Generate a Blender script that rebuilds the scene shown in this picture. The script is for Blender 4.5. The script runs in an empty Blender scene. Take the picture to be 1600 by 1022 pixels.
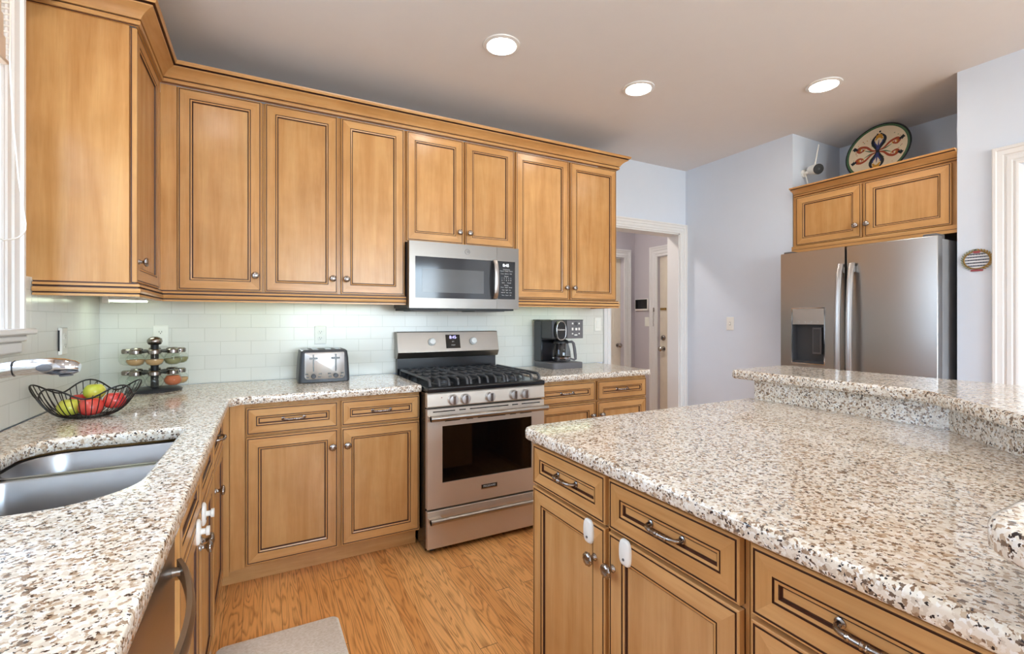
import bpy, bmesh, math, random
from mathutils import Vector, Matrix
random.seed(7)
SC = bpy.context.scene
COL = SC.collection
PI = math.pi

# ------------------------------------------------------------------ camera
cam_d = bpy.data.cameras.new('camera')
cam = bpy.data.objects.new('camera', cam_d)
COL.objects.link(cam)
cam_d.sensor_width = 36.0
cam_d.lens = 732.0 / 1600.0 * 36.0
cam_d.shift_y = -11.0 / 1600.0
cam_d.clip_start = 0.02
cam.location = (0.76, -3.22, 1.30)
cam.rotation_euler = (PI / 2, 0, -math.radians(28.05))
SC.camera = cam
SC.cycles.transparent_max_bounces = 40

# ------------------------------------------------------------------ view
SC.view_settings.view_transform = 'Standard'
SC.view_settings.look = 'None'
SC.view_settings.exposure = 0.34
SC.view_settings.gamma = 1.0
SC.view_settings.use_curve_mapping = False

# ------------------------------------------------------------------ sky
world = bpy.data.worlds.new('sky')
SC.world = world
world.use_nodes = True
wn = world.node_tree.nodes
wl = world.node_tree.links
bg = wn['Background']
tc = wn.new('ShaderNodeTexCoord')
sx = wn.new('ShaderNodeSeparateXYZ')
rp = wn.new('ShaderNodeValToRGB')
rp.color_ramp.elements[0].position = 0.47
rp.color_ramp.elements[0].color = (0.60, 0.62, 0.60, 1)
rp.color_ramp.elements[1].position = 0.56
rp.color_ramp.elements[1].color = (0.66, 0.83, 1.0, 1)
mp = wn.new('ShaderNodeMath'); mp.operation = 'MULTIPLY_ADD'
mp.inputs[1].default_value = 0.5; mp.inputs[2].default_value = 0.5
wl.new(tc.outputs['Generated'], sx.inputs[0])
wl.new(sx.outputs['Z'], mp.inputs[0])
wl.new(mp.outputs[0], rp.inputs[0])
wl.new(rp.outputs[0], bg.inputs[0])
bg.inputs[1].default_value = 19.0


def portal(name, loc, rot, sx_, sy_):
    l = bpy.data.lights.new(name, 'AREA')
    l.shape = 'RECTANGLE'; l.size = sx_; l.size_y = sy_
    l.cycles.is_portal = True
    o = bpy.data.objects.new(name, l); COL.objects.link(o)
    o.location = loc; o.rotation_euler = rot
    return o


portal('window_portal', (-0.30, -1.75, 1.84), (0, -PI / 2, 0), 1.2, 1.4)
portal('window_portal', (2.5, -6.75, 1.58), (PI / 2, 0, 0), 2.8, 1.64)

CAN_POWER = 60.0
UNDER_POWER = 2.6
HALL_POWER = 75.0


# ------------------------------------------------------------------ node helpers
class NT:
    def __init__(s, name):
        s.m = bpy.data.materials.new(name); s.m.use_nodes = True
        s.t = s.m.node_tree; s.n = s.t.nodes; s.l = s.t.links
        s.b = s.n['Principled BSDF']; s.out = s.n['Material Output']

    def new(s, typ, **kw):
        n = s.n.new('ShaderNode' + typ)
        for k, v in kw.items():
            if k.startswith('i_'):
                n.inputs[k[2:].replace('_', ' ')].default_value = v
            else:
                setattr(n, k, v)
        return n

    def link(s, a, b):
        s.l.new(a, b)

    def math(s, op, a, b=None, c=None):
        n = s.n.new('ShaderNodeMath'); n.operation = op
        for i, v in enumerate((a, b, c)):
            if v is None:
                continue
            if hasattr(v, 'is_output'):
                s.link(v, n.inputs[i])
            else:
                n.inputs[i].default_value = v
        return n.outputs[0]

    def ramp(s, fac, stops, interp='LINEAR'):
        n = s.n.new('ShaderNodeValToRGB'); cr = n.color_ramp; cr.interpolation = interp
        while len(cr.elements) > 1:
            cr.elements.remove(cr.elements[-1])
        cr.elements[0].position = stops[0][0]; cr.elements[0].color = (*stops[0][1], 1)
        for p, c in stops[1:]:
            e = cr.elements.new(p); e.color = (*c, 1)
        s.link(fac, n.inputs[0])
        return n.outputs[0]

    def mix(s, fac, a, b, mode='MIX'):
        n = s.n.new('ShaderNodeMix'); n.data_type = 'RGBA'; n.blend_type = mode
        for i, v in ((0, fac), (6, a), (7, b)):
            if hasattr(v, 'is_output'):
                s.link(v, n.inputs[i])
            elif i == 0:
                n.inputs[i].default_value = v
            else:
                n.inputs[i].default_value = (*v, 1)
        return n.outputs[2]

    def coord(s, scale=(1, 1, 1), rnd=0.0, kind='Object'):
        t = s.new('TexCoord'); m = s.new('Mapping')
        s.link(t.outputs[kind], m.inputs[0])
        m.inputs['Scale'].default_value = scale
        if rnd:
            oi = s.new('ObjectInfo')
            c = s.new('CombineXYZ')
            for i, k in enumerate((1.0, 1.7, 2.3)):
                s.link(s.math('MULTIPLY', oi.outputs['Random'], rnd * k), c.inputs[i])
            s.link(c.outputs[0], m.inputs['Location'])
        return m.outputs[0]

    def noise(s, vec, scale, detail=4, rough=0.55, dist=0.0):
        n = s.new('TexNoise'); n.inputs['Scale'].default_value = scale
        n.inputs['Detail'].default_value = detail; n.inputs['Roughness'].default_value = rough
        n.inputs['Distortion'].default_value = dist
        s.link(vec, n.inputs['Vector'])
        return n.outputs['Fac']

    def bump(s, h, strength=0.2, dist=0.01):
        n = s.new('Bump'); n.inputs['Strength'].default_value = strength; n.inputs['Distance'].default_value = dist
        s.link(h, n.inputs['Height']); s.link(n.outputs[0], s.b.inputs['Normal'])

    def set(s, **kw):
        for k, v in kw.items():
            i = s.b.inputs[k.replace('_', ' ')]
            if hasattr(v, 'is_output'):
                s.link(v, i)
            elif isinstance(v, tuple) and len(v) == 3:
                i.default_value = (*v, 1)
            else:
                i.default_value = v
        return s.m


def lin(r, g, b):
    f = lambda c: (c / 255 / 12.92) if c / 255 <= 0.04045 else ((c / 255 + 0.055) / 1.055) ** 2.4
    return (f(r), f(g), f(b))


def plain(name, rgb, rough=0.5, metal=0.0, var=1.0, **kw):
    n = NT(name)
    # slight procedural unevenness
    v = n.noise(n.coord(), 9, 2)
    c = lin(*rgb)
    col = n.ramp(v, [(0.3, tuple(x * (1 - 0.04 * var) for x in c)), (0.7, tuple(min(1, x * (1 + 0.03 * var)) for x in c))])
    n.set(Base_Color=col, Roughness=rough, Metallic=metal, **kw)
    return n.m


def wood(name, vertical):
    n = NT(name)
    sc = (11, 11, 0.9) if vertical else (0.9, 0.9, 14)
    v = n.coord(sc, 9.0)
    a = n.noise(v, 1.6, 5, 0.6, 0.4)
    sc2 = (170, 170, 7) if vertical else (7, 7, 170)
    b = n.noise(n.coord(sc2, 5.0), 1.0, 3, 0.6)
    blot = n.noise(n.coord((1, 1, 1), 6.0), 5.0, 3, 0.6)
    base = n.ramp(a, [(0.28, lin(184, 133, 79)), (0.5, lin(198, 149, 94)), (0.72, lin(208, 163, 108))])
    fine = n.ramp(b, [(0.3, (0.86, 0.83, 0.80)), (0.55, (1, 1, 1))])
    c = n.mix(0.4, base, fine, 'MULTIPLY')
    bl = n.ramp(blot, [(0.3, (0.86, 0.84, 0.80)), (0.65, (1.05, 1.05, 1.05))])
    c = n.mix(0.7, c, bl, 'MULTIPLY')
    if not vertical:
        c = n.mix(1.0, c, (1.06, 1.07, 1.10), 'MULTIPLY')  # rails coloured lighter to stand in for light their grain reflects
    oi = n.new('ObjectInfo')
    rv = n.ramp(oi.outputs['Random'], [(0, (0.92, 0.90, 0.87)), (1, (1.05, 1.05, 1.06))])
    c = n.mix(1.0, c, rv, 'MULTIPLY')
    n.set(Base_Color=c, Roughness=0.25)
    n.b.inputs['Specular IOR Level'].default_value = 0.38
    n.bump(b, 0.03, 0.002)
    return n.m


def granite(name):
    n = NT(name)
    v0 = n.coord()
    nz = n.new('TexNoise'); nz.inputs['Scale'].default_value = 210; nz.inputs['Detail'].default_value = 3
    n.link(v0, nz.inputs['Vector'])
    off = n.new('VectorMath', operation='MULTIPLY_ADD')
    n.link(nz.outputs['Color'], off.inputs[0])
    off.inputs[1].default_value = (0.009,) * 3
    n.link(v0, off.inputs[2])
    v = off.outputs[0]

    def vor(scale):
        t = n.new('TexVoronoi'); t.inputs['Scale'].default_value = scale
        n.link(v, t.inputs['Vector'])
        s = n.new('SeparateColor'); n.link(t.outputs['Color'], s.inputs[0])
        return s.outputs[0], s.outputs[1]
    a, a2 = vor(150)
    b, b2 = vor(270)
    c1 = n.ramp(a, [(0, lin(116, 98, 84)), (0.05, lin(160, 136, 114)), (0.13, lin(192, 170, 146)), (0.25, lin(216, 204, 188)),
                    (0.42, lin(232, 223, 209)), (0.75, lin(240, 235, 226)), (0.9, lin(245, 242, 237))], 'CONSTANT')
    c2 = n.ramp(b, [(0, lin(56, 48, 48)), (0.5, lin(140, 112, 90)), (0.8, lin(238, 234, 228))], 'CONSTANT')
    m = n.ramp(b2, [(0, (0, 0, 0)), (0.875, (1, 1, 1))], 'CONSTANT')
    big = n.noise(v0, 14, 2)
    c = n.mix(m, c1, c2)
    tone = n.ramp(big, [(0.3, (0.93, 0.92, 0.90)), (0.7, (1.04, 1.04, 1.04))])
    c = n.mix(1.0, c, tone, 'MULTIPLY')
    n.set(Base_Color=c, Roughness=0.09, IOR=1.5)
    return n.m


def steel(name, rgb=(164, 158, 151), rough=0.32, axis='x'):
    n = NT(name)
    sc = {'x': (3, 400, 400), 'z': (400, 400, 3), 'y': (400, 3, 400)}[axis]
    b = n.noise(n.coord(sc), 1.0, 3)
    r = n.math('MULTIPLY_ADD', b, 0.06, rough - 0.03)
    n.set(Base_Color=lin(*rgb), Metallic=1.0, Roughness=r)
    return n.m


def tile_mat(name, axis):
    n = NT(name)
    t = n.new('TexCoord'); s = n.new('SeparateXYZ'); c = n.new('CombineXYZ')
    geo = n.new('NewGeometry')
    n.link(geo.outputs['Position'], s.inputs[0])
    n.link(s.outputs['X' if axis == 'x' else 'Y'], c.inputs[0])
    z = n.math('ADD', s.outputs['Z'], -0.936 + 0.0795 * 20)
    n.link(z, c.inputs[1])
    br = n.new('TexBrick', offset=0.5, squash=1.0)
    br.inputs['Scale'].default_value = 1.0
    br.inputs['Brick Width'].default_value = 0.1555
    br.inputs['Row Height'].default_value = 0.0795
    br.inputs['Mortar Size'].default_value = 0.0016
    br.inputs['Mortar Smooth'].default_value = 0.25
    br.inputs['Color1'].default_value = (*lin(222, 222, 214), 1)
    br.inputs['Color2'].default_value = (*lin(226, 226, 218), 1)
    br.inputs['Mortar'].default_value = (*lin(206, 206, 196), 1)
    n.link(c.outputs[0], br.inputs['Vector'])
    n.set(Base_Color=br.outputs['Color'], Roughness=0.18)
    inv = n.math('SUBTRACT', 1.0, br.outputs['Fac'])
    n.bump(inv, 0.35, 0.002)
    return n.m


def floor_mat(name):
    n = NT(name)
    t = n.new('TexCoord'); s = n.new('SeparateXYZ'); n.link(t.outputs['Object'], s.inputs[0])
    W, L = 0.076, 1.5
    px = n.math('DIVIDE', s.outputs['X'], W)
    ix = n.math('FLOOR', px)
    wn1 = n.new('TexWhiteNoise', noise_dimensions='1D'); n.link(ix, wn1.inputs['W'])
    py = n.math('ADD', n.math('DIVIDE', s.outputs['Y'], L), n.math('MULTIPLY', wn1.outputs['Value'], 7.3))
    iy = n.math('FLOOR', py)
    cid = n.new('CombineXYZ'); n.link(ix, cid.inputs[0]); n.link(iy, cid.inputs[1])
    wn2 = n.new('TexWhiteNoise', noise_dimensions='3D'); n.link(cid.outputs[0], wn2.inputs['Vector'])
    rnd = wn2.outputs['Value']
    # grain coordinates, offset per plank
    g = n.new('CombineXYZ')
    n.link(n.math('MULTIPLY', s.outputs['X'], 15.0), g.inputs[0])
    n.link(n.math('ADD', n.math('MULTIPLY', s.outputs['Y'], 1.25), n.math('MULTIPLY', rnd, 37.0)), g.inputs[1])
    n.link(n.math('MULTIPLY', rnd, 91.0), g.inputs[2])
    big = n.noise(g.outputs[0], 1.0, 2, 0.5, 0.3)
    rings = n.math('FRACT', n.math('MULTIPLY', big, 14.0))
    line = n.ramp(rings, [(0.0, (0.7, 0.7, 0.7)), (0.12, (0.05, 0.05, 0.05)), (0.55, (0, 0, 0)), (0.92, (1, 1, 1)), (1.0, (0.7, 0.7, 0.7))])
    g2 = n.new('CombineXYZ')
    n.link(n.math('MULTIPLY', s.outputs['X'], 190.0), g2.inputs[0])
    n.link(n.math('MULTIPLY', s.outputs['Y'], 9.0), g2.inputs[1])
    n.link(n.math('MULTIPLY', rnd, 31.0), g2.inputs[2])
    pores = n.noise(g2.outputs[0], 1.0, 3, 0.6)
    base = n.ramp(rnd, [(0, lin(228, 162, 94)), (0.5, lin(240, 176, 106)), (1.0, lin(248, 190, 122))])
    dark = n.mix(1.0, base, (0.50, 0.38, 0.27), 'MULTIPLY')
    k = n.math('MULTIPLY', line, n.ramp(pores, [(0.35, (1, 1, 1)), (0.66, (0.45, 0.45, 0.45))]))
    c = n.mix(n.math('MULTIPLY', k, 0.95), base, dark)
    pr = n.ramp(pores, [(0.3, (0.84, 0.80, 0.75)), (0.6, (1.03, 1.03, 1.03))])
    c = n.mix(0.6, c, pr, 'MULTIPLY')
    fx = n.math('FRACT', px); fy = n.math('FRACT', py)
    ex = n.math('MINIMUM', fx, n.math('SUBTRACT', 1.0, fx))
    ey = n.math('MINIMUM', fy, n.math('SUBTRACT', 1.0, fy))
    sx1 = n.math('LESS_THAN', ex, 0.012); sy1 = n.math('LESS_THAN', ey, 0.0011)
    seam = n.math('MAXIMUM', sx1, sy1)
    c = n.mix(n.math('MULTIPLY', seam, 0.8), c, lin(92, 54, 24))
    n.set(Base_Color=c, Roughness=0.30)
    n.bump(n.math('SUBTRACT', 1.0, seam), 0.15, 0.002)
    return n.m


def glass_mat(name, tint=(1, 1, 1), fres=1.45):
    n = NT(name)
    n.n.remove(n.b)
    tr = n.new('BsdfTransparent'); gl = n.new('BsdfGlossy'); mx = n.new('MixShader')
    tr.inputs[0].default_value = (*tint, 1); gl.inputs['Roughness'].default_value = 0.02
    lw = n.new('LayerWeight')
    fac = n.math('MULTIPLY_ADD', n.math('POWER', lw.outputs['Facing'], 4.0), 0.75, 0.04 * (fres - 1) / 0.45)
    n.link(fac, mx.inputs[0]); n.link(tr.outputs[0], mx.inputs[1]); n.link(gl.outputs[0], mx.inputs[2])
    n.link(mx.outputs[0], n.out.inputs[0])
    return n.m


def emit(name, rgb, power):
    n = NT(name)
    n.set(Base_Color=(0.8, 0.8, 0.8), Emission_Color=rgb, Emission_Strength=power)
    return n.m


def rug_mat(name):
    n = NT(name)
    v = n.coord((1, 1, 1))
    w = n.new('TexWave', wave_type='BANDS', bands_direction='DIAGONAL')
    w.inputs['Scale'].default_value = 60; w.inputs['Distortion'].default_value = 4; w.inputs['Detail'].default_value = 2
    n.link(v, w.inputs['Vector'])
    f = n.noise(n.coord((90, 260, 90)), 1.0, 2)
    a = n.ramp(f, [(0.35, lin(228, 224, 216)), (0.65, lin(253, 252, 250))])
    c = n.mix(n.math('MULTIPLY', w.outputs['Fac'], 0.25), a, lin(232, 226, 216))
    n.set(Base_Color=c, Roughness=0.9)
    n.bump(f, 0.5, 0.003)
    return n.m


def apple_mat(name, ca, cb):
    n = NT(name)
    f = n.noise(n.coord((1, 1, 0.5), 11.0), 16, 3)
    c = n.ramp(f, [(0.4, lin(*ca)), (0.62, lin(*cb))])
    n.set(Base_Color=c, Roughness=0.22)
    return n.m


M = {}
M['wood_v'] = wood('maple_vertical', True)
M['wood_h'] = wood('maple_horizontal', False)
M['glaze'] = plain('brown_glaze', (70, 36, 18), 0.45)
M['granite'] = granite('speckled_granite')
M['tile_x'] = tile_mat('subway_tile_back', 'x')
M['tile_y'] = tile_mat('subway_tile_side', 'y')
M['floor'] = floor_mat('oak_planks')
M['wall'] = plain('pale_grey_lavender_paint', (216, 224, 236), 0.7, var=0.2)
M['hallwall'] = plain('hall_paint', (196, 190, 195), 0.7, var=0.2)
M['ceiling'] = plain('ceiling_paint', (222, 220, 220), 0.8, var=0.2)
M['trim'] = plain('white_trim_paint', (228, 227, 226), 0.35, var=0.2)
M['doorp'] = plain('cream_door_paint', (224, 214, 196), 0.45)
M['steel'] = steel('brushed_steel_horizontal', axis='x')
M['steel_y'] = steel('brushed_steel_side', axis='y')
M['steel_z'] = steel('brushed_steel_vertical', (182, 178, 174), axis='z')
M['steel_mw'] = steel('brushed_microwave_steel', (132, 126, 120), 0.3, 'x')
M['steel_oven'] = steel('brushed_oven_steel', (204, 192, 178), 0.46, 'x')
M['steel_oven'].node_tree.nodes['Principled BSDF'].inputs['Metallic'].default_value = 0.72
M['toast'] = steel('polished_steel', (206, 203, 200), 0.36, 'x')
M['knobst'] = plain('satin_knob_metal', (206, 202, 198), 0.38, 0.9)
M['sink'] = steel('sink_steel', (176, 178, 182), 0.3, 'x')
M['chrome'] = plain('chrome', (205, 205, 208), 0.08, 1.0)
M['nickel'] = plain('brushed_nickel', (160, 152, 146), 0.26, 1.0)
M['black'] = plain('black_enamel', (20, 20, 23), 0.18)
M['blackm'] = plain('black_matte', (26, 26, 28), 0.5)
M['iron'] = plain('cast_iron', (66, 66, 68), 0.38)
M['dglass'] = plain('dark_oven_glass', (8, 7, 8), 0.05)
M['mglass'] = plain('smoked_glass', (54, 54, 56), 0.08)
M['mglass2'] = plain('screen_mesh_glass', (92, 92, 92), 0.12)
M['grey'] = plain('grey_plastic', (98, 96, 98), 0.45)
M['fridge_side'] = plain('fridge_side_paint', (142, 142, 144), 0.4)
M['dgrey'] = plain('charcoal_plastic', (62, 63, 66), 0.4)
M['white'] = plain('white_plastic', (238, 236, 230), 0.35)
M['cream'] = plain('almond_plastic', (240, 240, 232), 0.4)
M['wire'] = plain('black_wire', (18, 16, 15), 0.4)
M['glass'] = glass_mat('clear_glass', (0.96, 0.98, 0.96))
M['pane'] = glass_mat('window_glass', (0.98, 0.99, 0.99))
M['pane_dimmed'] = glass_mat('daylight_dimming_glass', (0.62, 0.64, 0.67))  # glass darkened only to cut the daylight through the sink window
M['smokejug'] = glass_mat('coffee_glass', (0.55, 0.55, 0.58), 1.6)
M['can'] = emit('lit_lens', (1.0, 0.94, 0.86), CAN_POWER)
M['under'] = emit('lit_tube', (0.80, 1.0, 0.60), UNDER_POWER)
M['under_corner'] = emit('lit_corner_tube', (0.84, 1.0, 0.74), UNDER_POWER * 2.6)
M['disp'] = emit('display_violet', (0.35, 0.30, 1.0), 1.6)
M['dispw'] = emit('display_white', (0.9, 0.95, 1.0), 1.6)
M['print'] = plain('pale_print', (200, 200, 200), 0.5)
M['rug'] = rug_mat('woven_mat')
M['red'] = apple_mat('apple_red', (190, 40, 44), (214, 84, 70))
M['green'] = apple_mat('apple_green', (172, 186, 52), (206, 204, 84))
M['stem'] = plain('apple_stem', (82, 60, 34), 0.7)
M['spice_tan'] = plain('tan_spice', (196, 158, 112), 0.9)
M['spice_red'] = plain('paprika', (190, 104, 66), 0.9)
M['spice_grn'] = plain('dried_herb', (140, 138, 100), 0.9)
M['shade'] = plain('beige_shade_fabric', (214, 190, 168), 0.9)
M['gold'] = plain('antique_gold', (150, 118, 62), 0.4, 0.6)
M['leaf'] = plain('grey_green_leaf', (140, 142, 112), 0.6)
M['ribbon'] = plain('red_ribbon', (150, 66, 72), 0.6)
M['plq'] = plain('plaque_white', (214, 216, 220), 0.5)
M['plq2'] = plain('plaque_grey', (120, 124, 136), 0.5)
M['ink'] = plain('ink', (38, 40, 60), 0.5)
M['plate_c'] = plain('cream_glaze', (226, 208, 178), 0.2)
M['plate_g'] = plain('green_glaze', (70, 104, 74), 0.2)
M['plate_k'] = plain('dark_glaze', (28, 34, 42), 0.2)
M['plate_y'] = plain('ochre_glaze', (196, 140, 52), 0.2)
M['plate_b'] = plain('blue_glaze', (52, 60, 110), 0.2)
M['plate_r'] = plain('rust_glaze', (160, 72, 46), 0.2)


# ------------------------------------------------------------------ mesh builder
def origin_of(o):
    v = Vector((0, 0, 0))
    while o is not None:
        v += Vector(o.location); o = o.parent
    return v


class MB:
    def __init__(s):
        s.v = []; s.f = []; s.m = []; s.mats = []; s.xf = None

    def mi(s, mat):
        mat = M[mat] if isinstance(mat, str) else mat
        if mat not in s.mats:
            s.mats.append(mat)
        return s.mats.index(mat)

    def pt(s, p):
        p = Vector(p)
        if s.xf is not None:
            p = s.xf @ p
        s.v.append(p); return len(s.v) - 1

    def face(s, idx, mat):
        s.f.append(tuple(idx)); s.m.append(s.mi(mat))

    def poly(s, pts, mat):
        s.face([s.pt(p) for p in pts], mat)

    def box(s, x0, x1, y0, y1, z0, z1, mat):
        i = [s.pt(p) for p in ((x0, y0, z0), (x1, y0, z0), (x1, y1, z0), (x0, y1, z0), (x0, y0, z1), (x1, y0, z1), (x1, y1, z1), (x0, y1, z1))]
        for q in ((3, 2, 1, 0), (4, 5, 6, 7), (0, 1, 5, 4), (1, 2, 6, 5), (2, 3, 7, 6), (3, 0, 4, 7)):
            s.face([i[k] for k in q], mat)
        return s

    def loops(s, rings, mat, closed=True, cap0=True, cap1=True, mats=None):
        """rings: lists of equal length of points; skin between them"""
        R = [[s.pt(p) for p in r] for r in rings]
        n = len(R[0])
        for j in range(len(R) - 1):
            mm = mats[j] if mats else mat
            for k in range(n if closed else n - 1):
                a, b = k, (k + 1) % n
                s.face((R[j][a], R[j][b], R[j + 1][b], R[j + 1][a]), mm)
        if cap0:
            s.face(R[0][::-1], mats[0] if mats else mat)
        if cap1:
            s.face(R[-1], mats[-1] if mats else mat)
        return s

    def lathe(s, prof, c, axis=(0, 0, 1), seg=24, mat='white', mats=None, cap=True, flute=0, fl=0.0):
        """prof: (radius, height along axis)"""
        ax = Vector(axis).normalized()
        u = ax.orthogonal().normalized()
        if abs(ax.z) < 0.9:
            u = Vector((0, 0, 1)).cross(ax).normalized()
        w = ax.cross(u)
        rings = []
        for r, h in prof:
            ring = []
            for k in range(seg):
                t = 2 * PI * k / seg
                rr = max(r, 1e-5) * (1 + (fl * math.cos(flute * t) if flute else 0))
                ring.append(Vector(c) + ax * h + (u * math.cos(t) + w * math.sin(t)) * rr)
            rings.append(ring)
        return s.loops(rings, mat, True, cap, cap, mats)

    def cyl(s, p0, p1, r, mat, r1=None, seg=16):
        p0 = Vector(p0); d = Vector(p1) - p0
        return s.lathe([(r, 0), (r if r1 is None else r1, d.length)], p0, d, seg, mat)

    def tube(s, pts, r, mat, seg=8, closed=False, caps=True):
        pts = [Vector(p) for p in pts]
        n = len(pts)
        rad = r if isinstance(r, (list, tuple)) else [r] * n
        rings = []
        prev = None
        for i, p in enumerate(pts):
            if closed:
                t = (pts[(i + 1) % n] - pts[i - 1]).normalized()
            else:
                t = (pts[min(i + 1, n - 1)] - pts[max(i - 1, 0)]).normalized()
            if prev is None:
                u = t.orthogonal().normalized()
                if abs(t.z) < 0.95:
                    u = t.cross(Vector((0, 0, 1))).normalized()
            else:
                u = (prev - t * prev.dot(t)).normalized()
            prev = u
            w = t.cross(u)
            rings.append([p + (u * math.cos(2 * PI * k / seg) + w * math.sin(2 * PI * k / seg)) * rad[i] for k in range(seg)])
        if closed:
            rings.append(rings[0])
        return s.loops(rings, mat, True, caps and not closed, caps and not closed)

    def ell(s, c, rx, ry, rz, mat, seg=20, rings=12):
        R = []
        for j in range(rings + 1):
            t = PI * j / rings
            R.append([(c[0] + rx * max(math.sin(t), 1e-4) * math.cos(2 * PI * k / seg), c[1] + ry * max(math.sin(t), 1e-4) * math.sin(2 * PI * k / seg), c[2] - rz * math.cos(t)) for k in range(seg)])
        return s.loops(R, mat)

    def prism(s, poly, z0, z1, mat, axis='z'):
        f = {'z': lambda a, b, h: (a, b, h), 'x': lambda a, b, h: (h, a, b), 'y': lambda a, b, h: (a, h, b)}[axis]
        return s.loops([[f(a, b, z0) for a, b in poly], [f(a, b, z1) for a, b in poly]], mat)

    def build(s, name, parent=None, smooth=None, bevel=0, local=False, seg=2, origin=None):
        me = bpy.data.meshes.new(name)
        if local:
            off = Vector((0, 0, 0))
        elif parent is not None:
            off = origin_of(parent)
        elif origin is not None:
            off = Vector(origin)
        else:
            xs = [p.x for p in s.v]; ys = [p.y for p in s.v]; zs = [p.z for p in s.v]
            off = Vector(((min(xs) + max(xs)) / 2, (min(ys) + max(ys)) / 2, min(zs)))
        me.from_pydata([tuple(p - off) for p in s.v], [], s.f)
        for m in s.mats:
            me.materials.append(m)
        me.polygons.foreach_set('material_index', s.m)
        bm = bmesh.new(); bm.from_mesh(me)
        bmesh.ops.remove_doubles(bm, verts=bm.verts, dist=1e-6)
        bmesh.ops.recalc_face_normals(bm, faces=bm.faces)
        bm.to_mesh(me); bm.free()
        if smooth is not None:
            me.polygons.foreach_set('use_smooth', [True] * len(me.polygons))
            me.set_sharp_from_angle(angle=math.radians(smooth))
        o = bpy.data.objects.new(name, me)
        COL.objects.link(o)
        if parent is not None:
            o.parent = parent
        elif not local:
            o.location = off
        if bevel:
            b = o.modifiers.new('bevel', 'BEVEL'); b.width = bevel; b.segments = seg
            b.limit_method = 'ANGLE'; b.angle_limit = math.radians(40); b.harden_normals = False
            if smooth is None:
                me.polygons.foreach_set('use_smooth', [True] * len(me.polygons))
                me.set_sharp_from_angle(angle=math.radians(35))
        return o


def tag(o, label, cat, group=None, kind=None):
    o['label'] = label; o['category'] = cat
    if group: o['group'] = group
    if kind: o['kind'] = kind
    return o


def struct(o, label=None):
    o['kind'] = 'structure'
    if label: o['label'] = label
    return o


def root(name, loc, label, cat, group=None, rz=0.0):
    o = bpy.data.objects.new(name, None); COL.objects.link(o)
    o.location = loc; o.rotation_euler = (0, 0, rz); o.empty_display_size = 0.05
    return tag(o, label, cat, group)


def plabel(o, label):
    o['label'] = label; return o


def offset_poly(p, d):
    """inward offset (polygon counter-clockwise)"""
    n = len(p); out = []
    for i in range(n):
        a, b, c = Vector(p[i - 1]), Vector(p[i]), Vector(p[(i + 1) % n])
        e1 = (b - a).normalized(); e2 = (c - b).normalized()
        n1 = Vector((-e1.y, e1.x)); n2 = Vector((-e2.y, e2.x))
        k = n1 + n2
        q = b + k * (d / max(0.3, (1 + n1.dot(n2))))
        out.append((q.x, q.y))
    return out


def round_poly(p, radii, seg=6):
    n = len(p); out = []
    for i in range(n):
        r = radii[i] if isinstance(radii, (list, tuple)) else radii
        a, b, c = Vector(p[i - 1]), Vector(p[i]), Vector(p[(i + 1) % n])
        if r <= 0:
            out.append((b.x, b.y)); continue
        e1 = (a - b).normalized(); e2 = (c - b).normalized()
        ang = e1.angle(e2)
        t = r / math.tan(ang / 2)
        p0 = b + e1 * t; p1 = b + e2 * t
        cen = b + (e1 + e2).normalized() * (r / math.sin(ang / 2))
        v0 = p0 - cen; v1 = p1 - cen
        tot = v0.angle_signed(v1)
        for k in range(seg + 1):
            th = -tot * k / seg
            q = cen + Vector((v0.x * math.cos(th) - v0.y * math.sin(th), v0.x * math.sin(th) + v0.y * math.cos(th)))
            out.append((q.x, q.y))
    return out


def slab(name, outer, z0, z1, mat, hole=None, ease=0.008, parent=None):
    """thick stone slab with eased edges and an optional hole; outer and hole counter-clockwise"""
    bm = bmesh.new()
    lay = [(0.0, z0 + ease * 0.5), (0.0, z1 - ease), (ease * 0.3, z1 - ease * 0.3), (ease, z1)]
    bot = (ease * 0.5, z0)

    def wall(poly, sgn):
        rings = [[bm.verts.new((x, y, bot[1])) for x, y in offset_poly(poly, sgn * bot[0])]]
        for d, z in lay:
            rings.append([bm.verts.new((x, y, z)) for x, y in offset_poly(poly, sgn * d)])
        n = len(poly)
        for j in range(len(rings) - 1):
            for k in range(n):
                b = (k + 1) % n
                bm.faces.new((rings[j][k], rings[j][b], rings[j + 1][b], rings[j + 1][k]))
        return rings[0], rings[-1]
    loops = [wall(outer, 1)]
    if hole:
        loops.append(wall(hole, -1))
    bm.edges.ensure_lookup_table()
    for side in (0, 1):
        es = []
        for lp in loops:
            r = lp[side]
            for k in range(len(r)):
                es.append(bm.edges.get((r[k], r[(k + 1) % len(r)])))
        bmesh.ops.triangle_fill(bm, use_beauty=True, use_dissolve=False, edges=es)
    bmesh.ops.recalc_face_normals(bm, faces=bm.faces)
    cx = sum(p[0] for p in outer) / len(outer); cy = sum(p[1] for p in outer) / len(outer)
    org = origin_of(parent) if parent else Vector((cx, cy, z0))
    bmesh.ops.translate(bm, verts=bm.verts, vec=-org)
    me = bpy.data.meshes.new(name); bm.to_mesh(me); bm.free()
    me.materials.append(M[mat])
    me.set_sharp_from_angle(angle=math.radians(50))
    me.polygons.foreach_set('use_smooth', [abs(p.normal.z) < 0.99 for p in me.polygons])
    o = bpy.data.objects.new(name, me); COL.objects.link(o)
    if parent: o.parent = parent
    else: o.location = org
    return o


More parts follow.
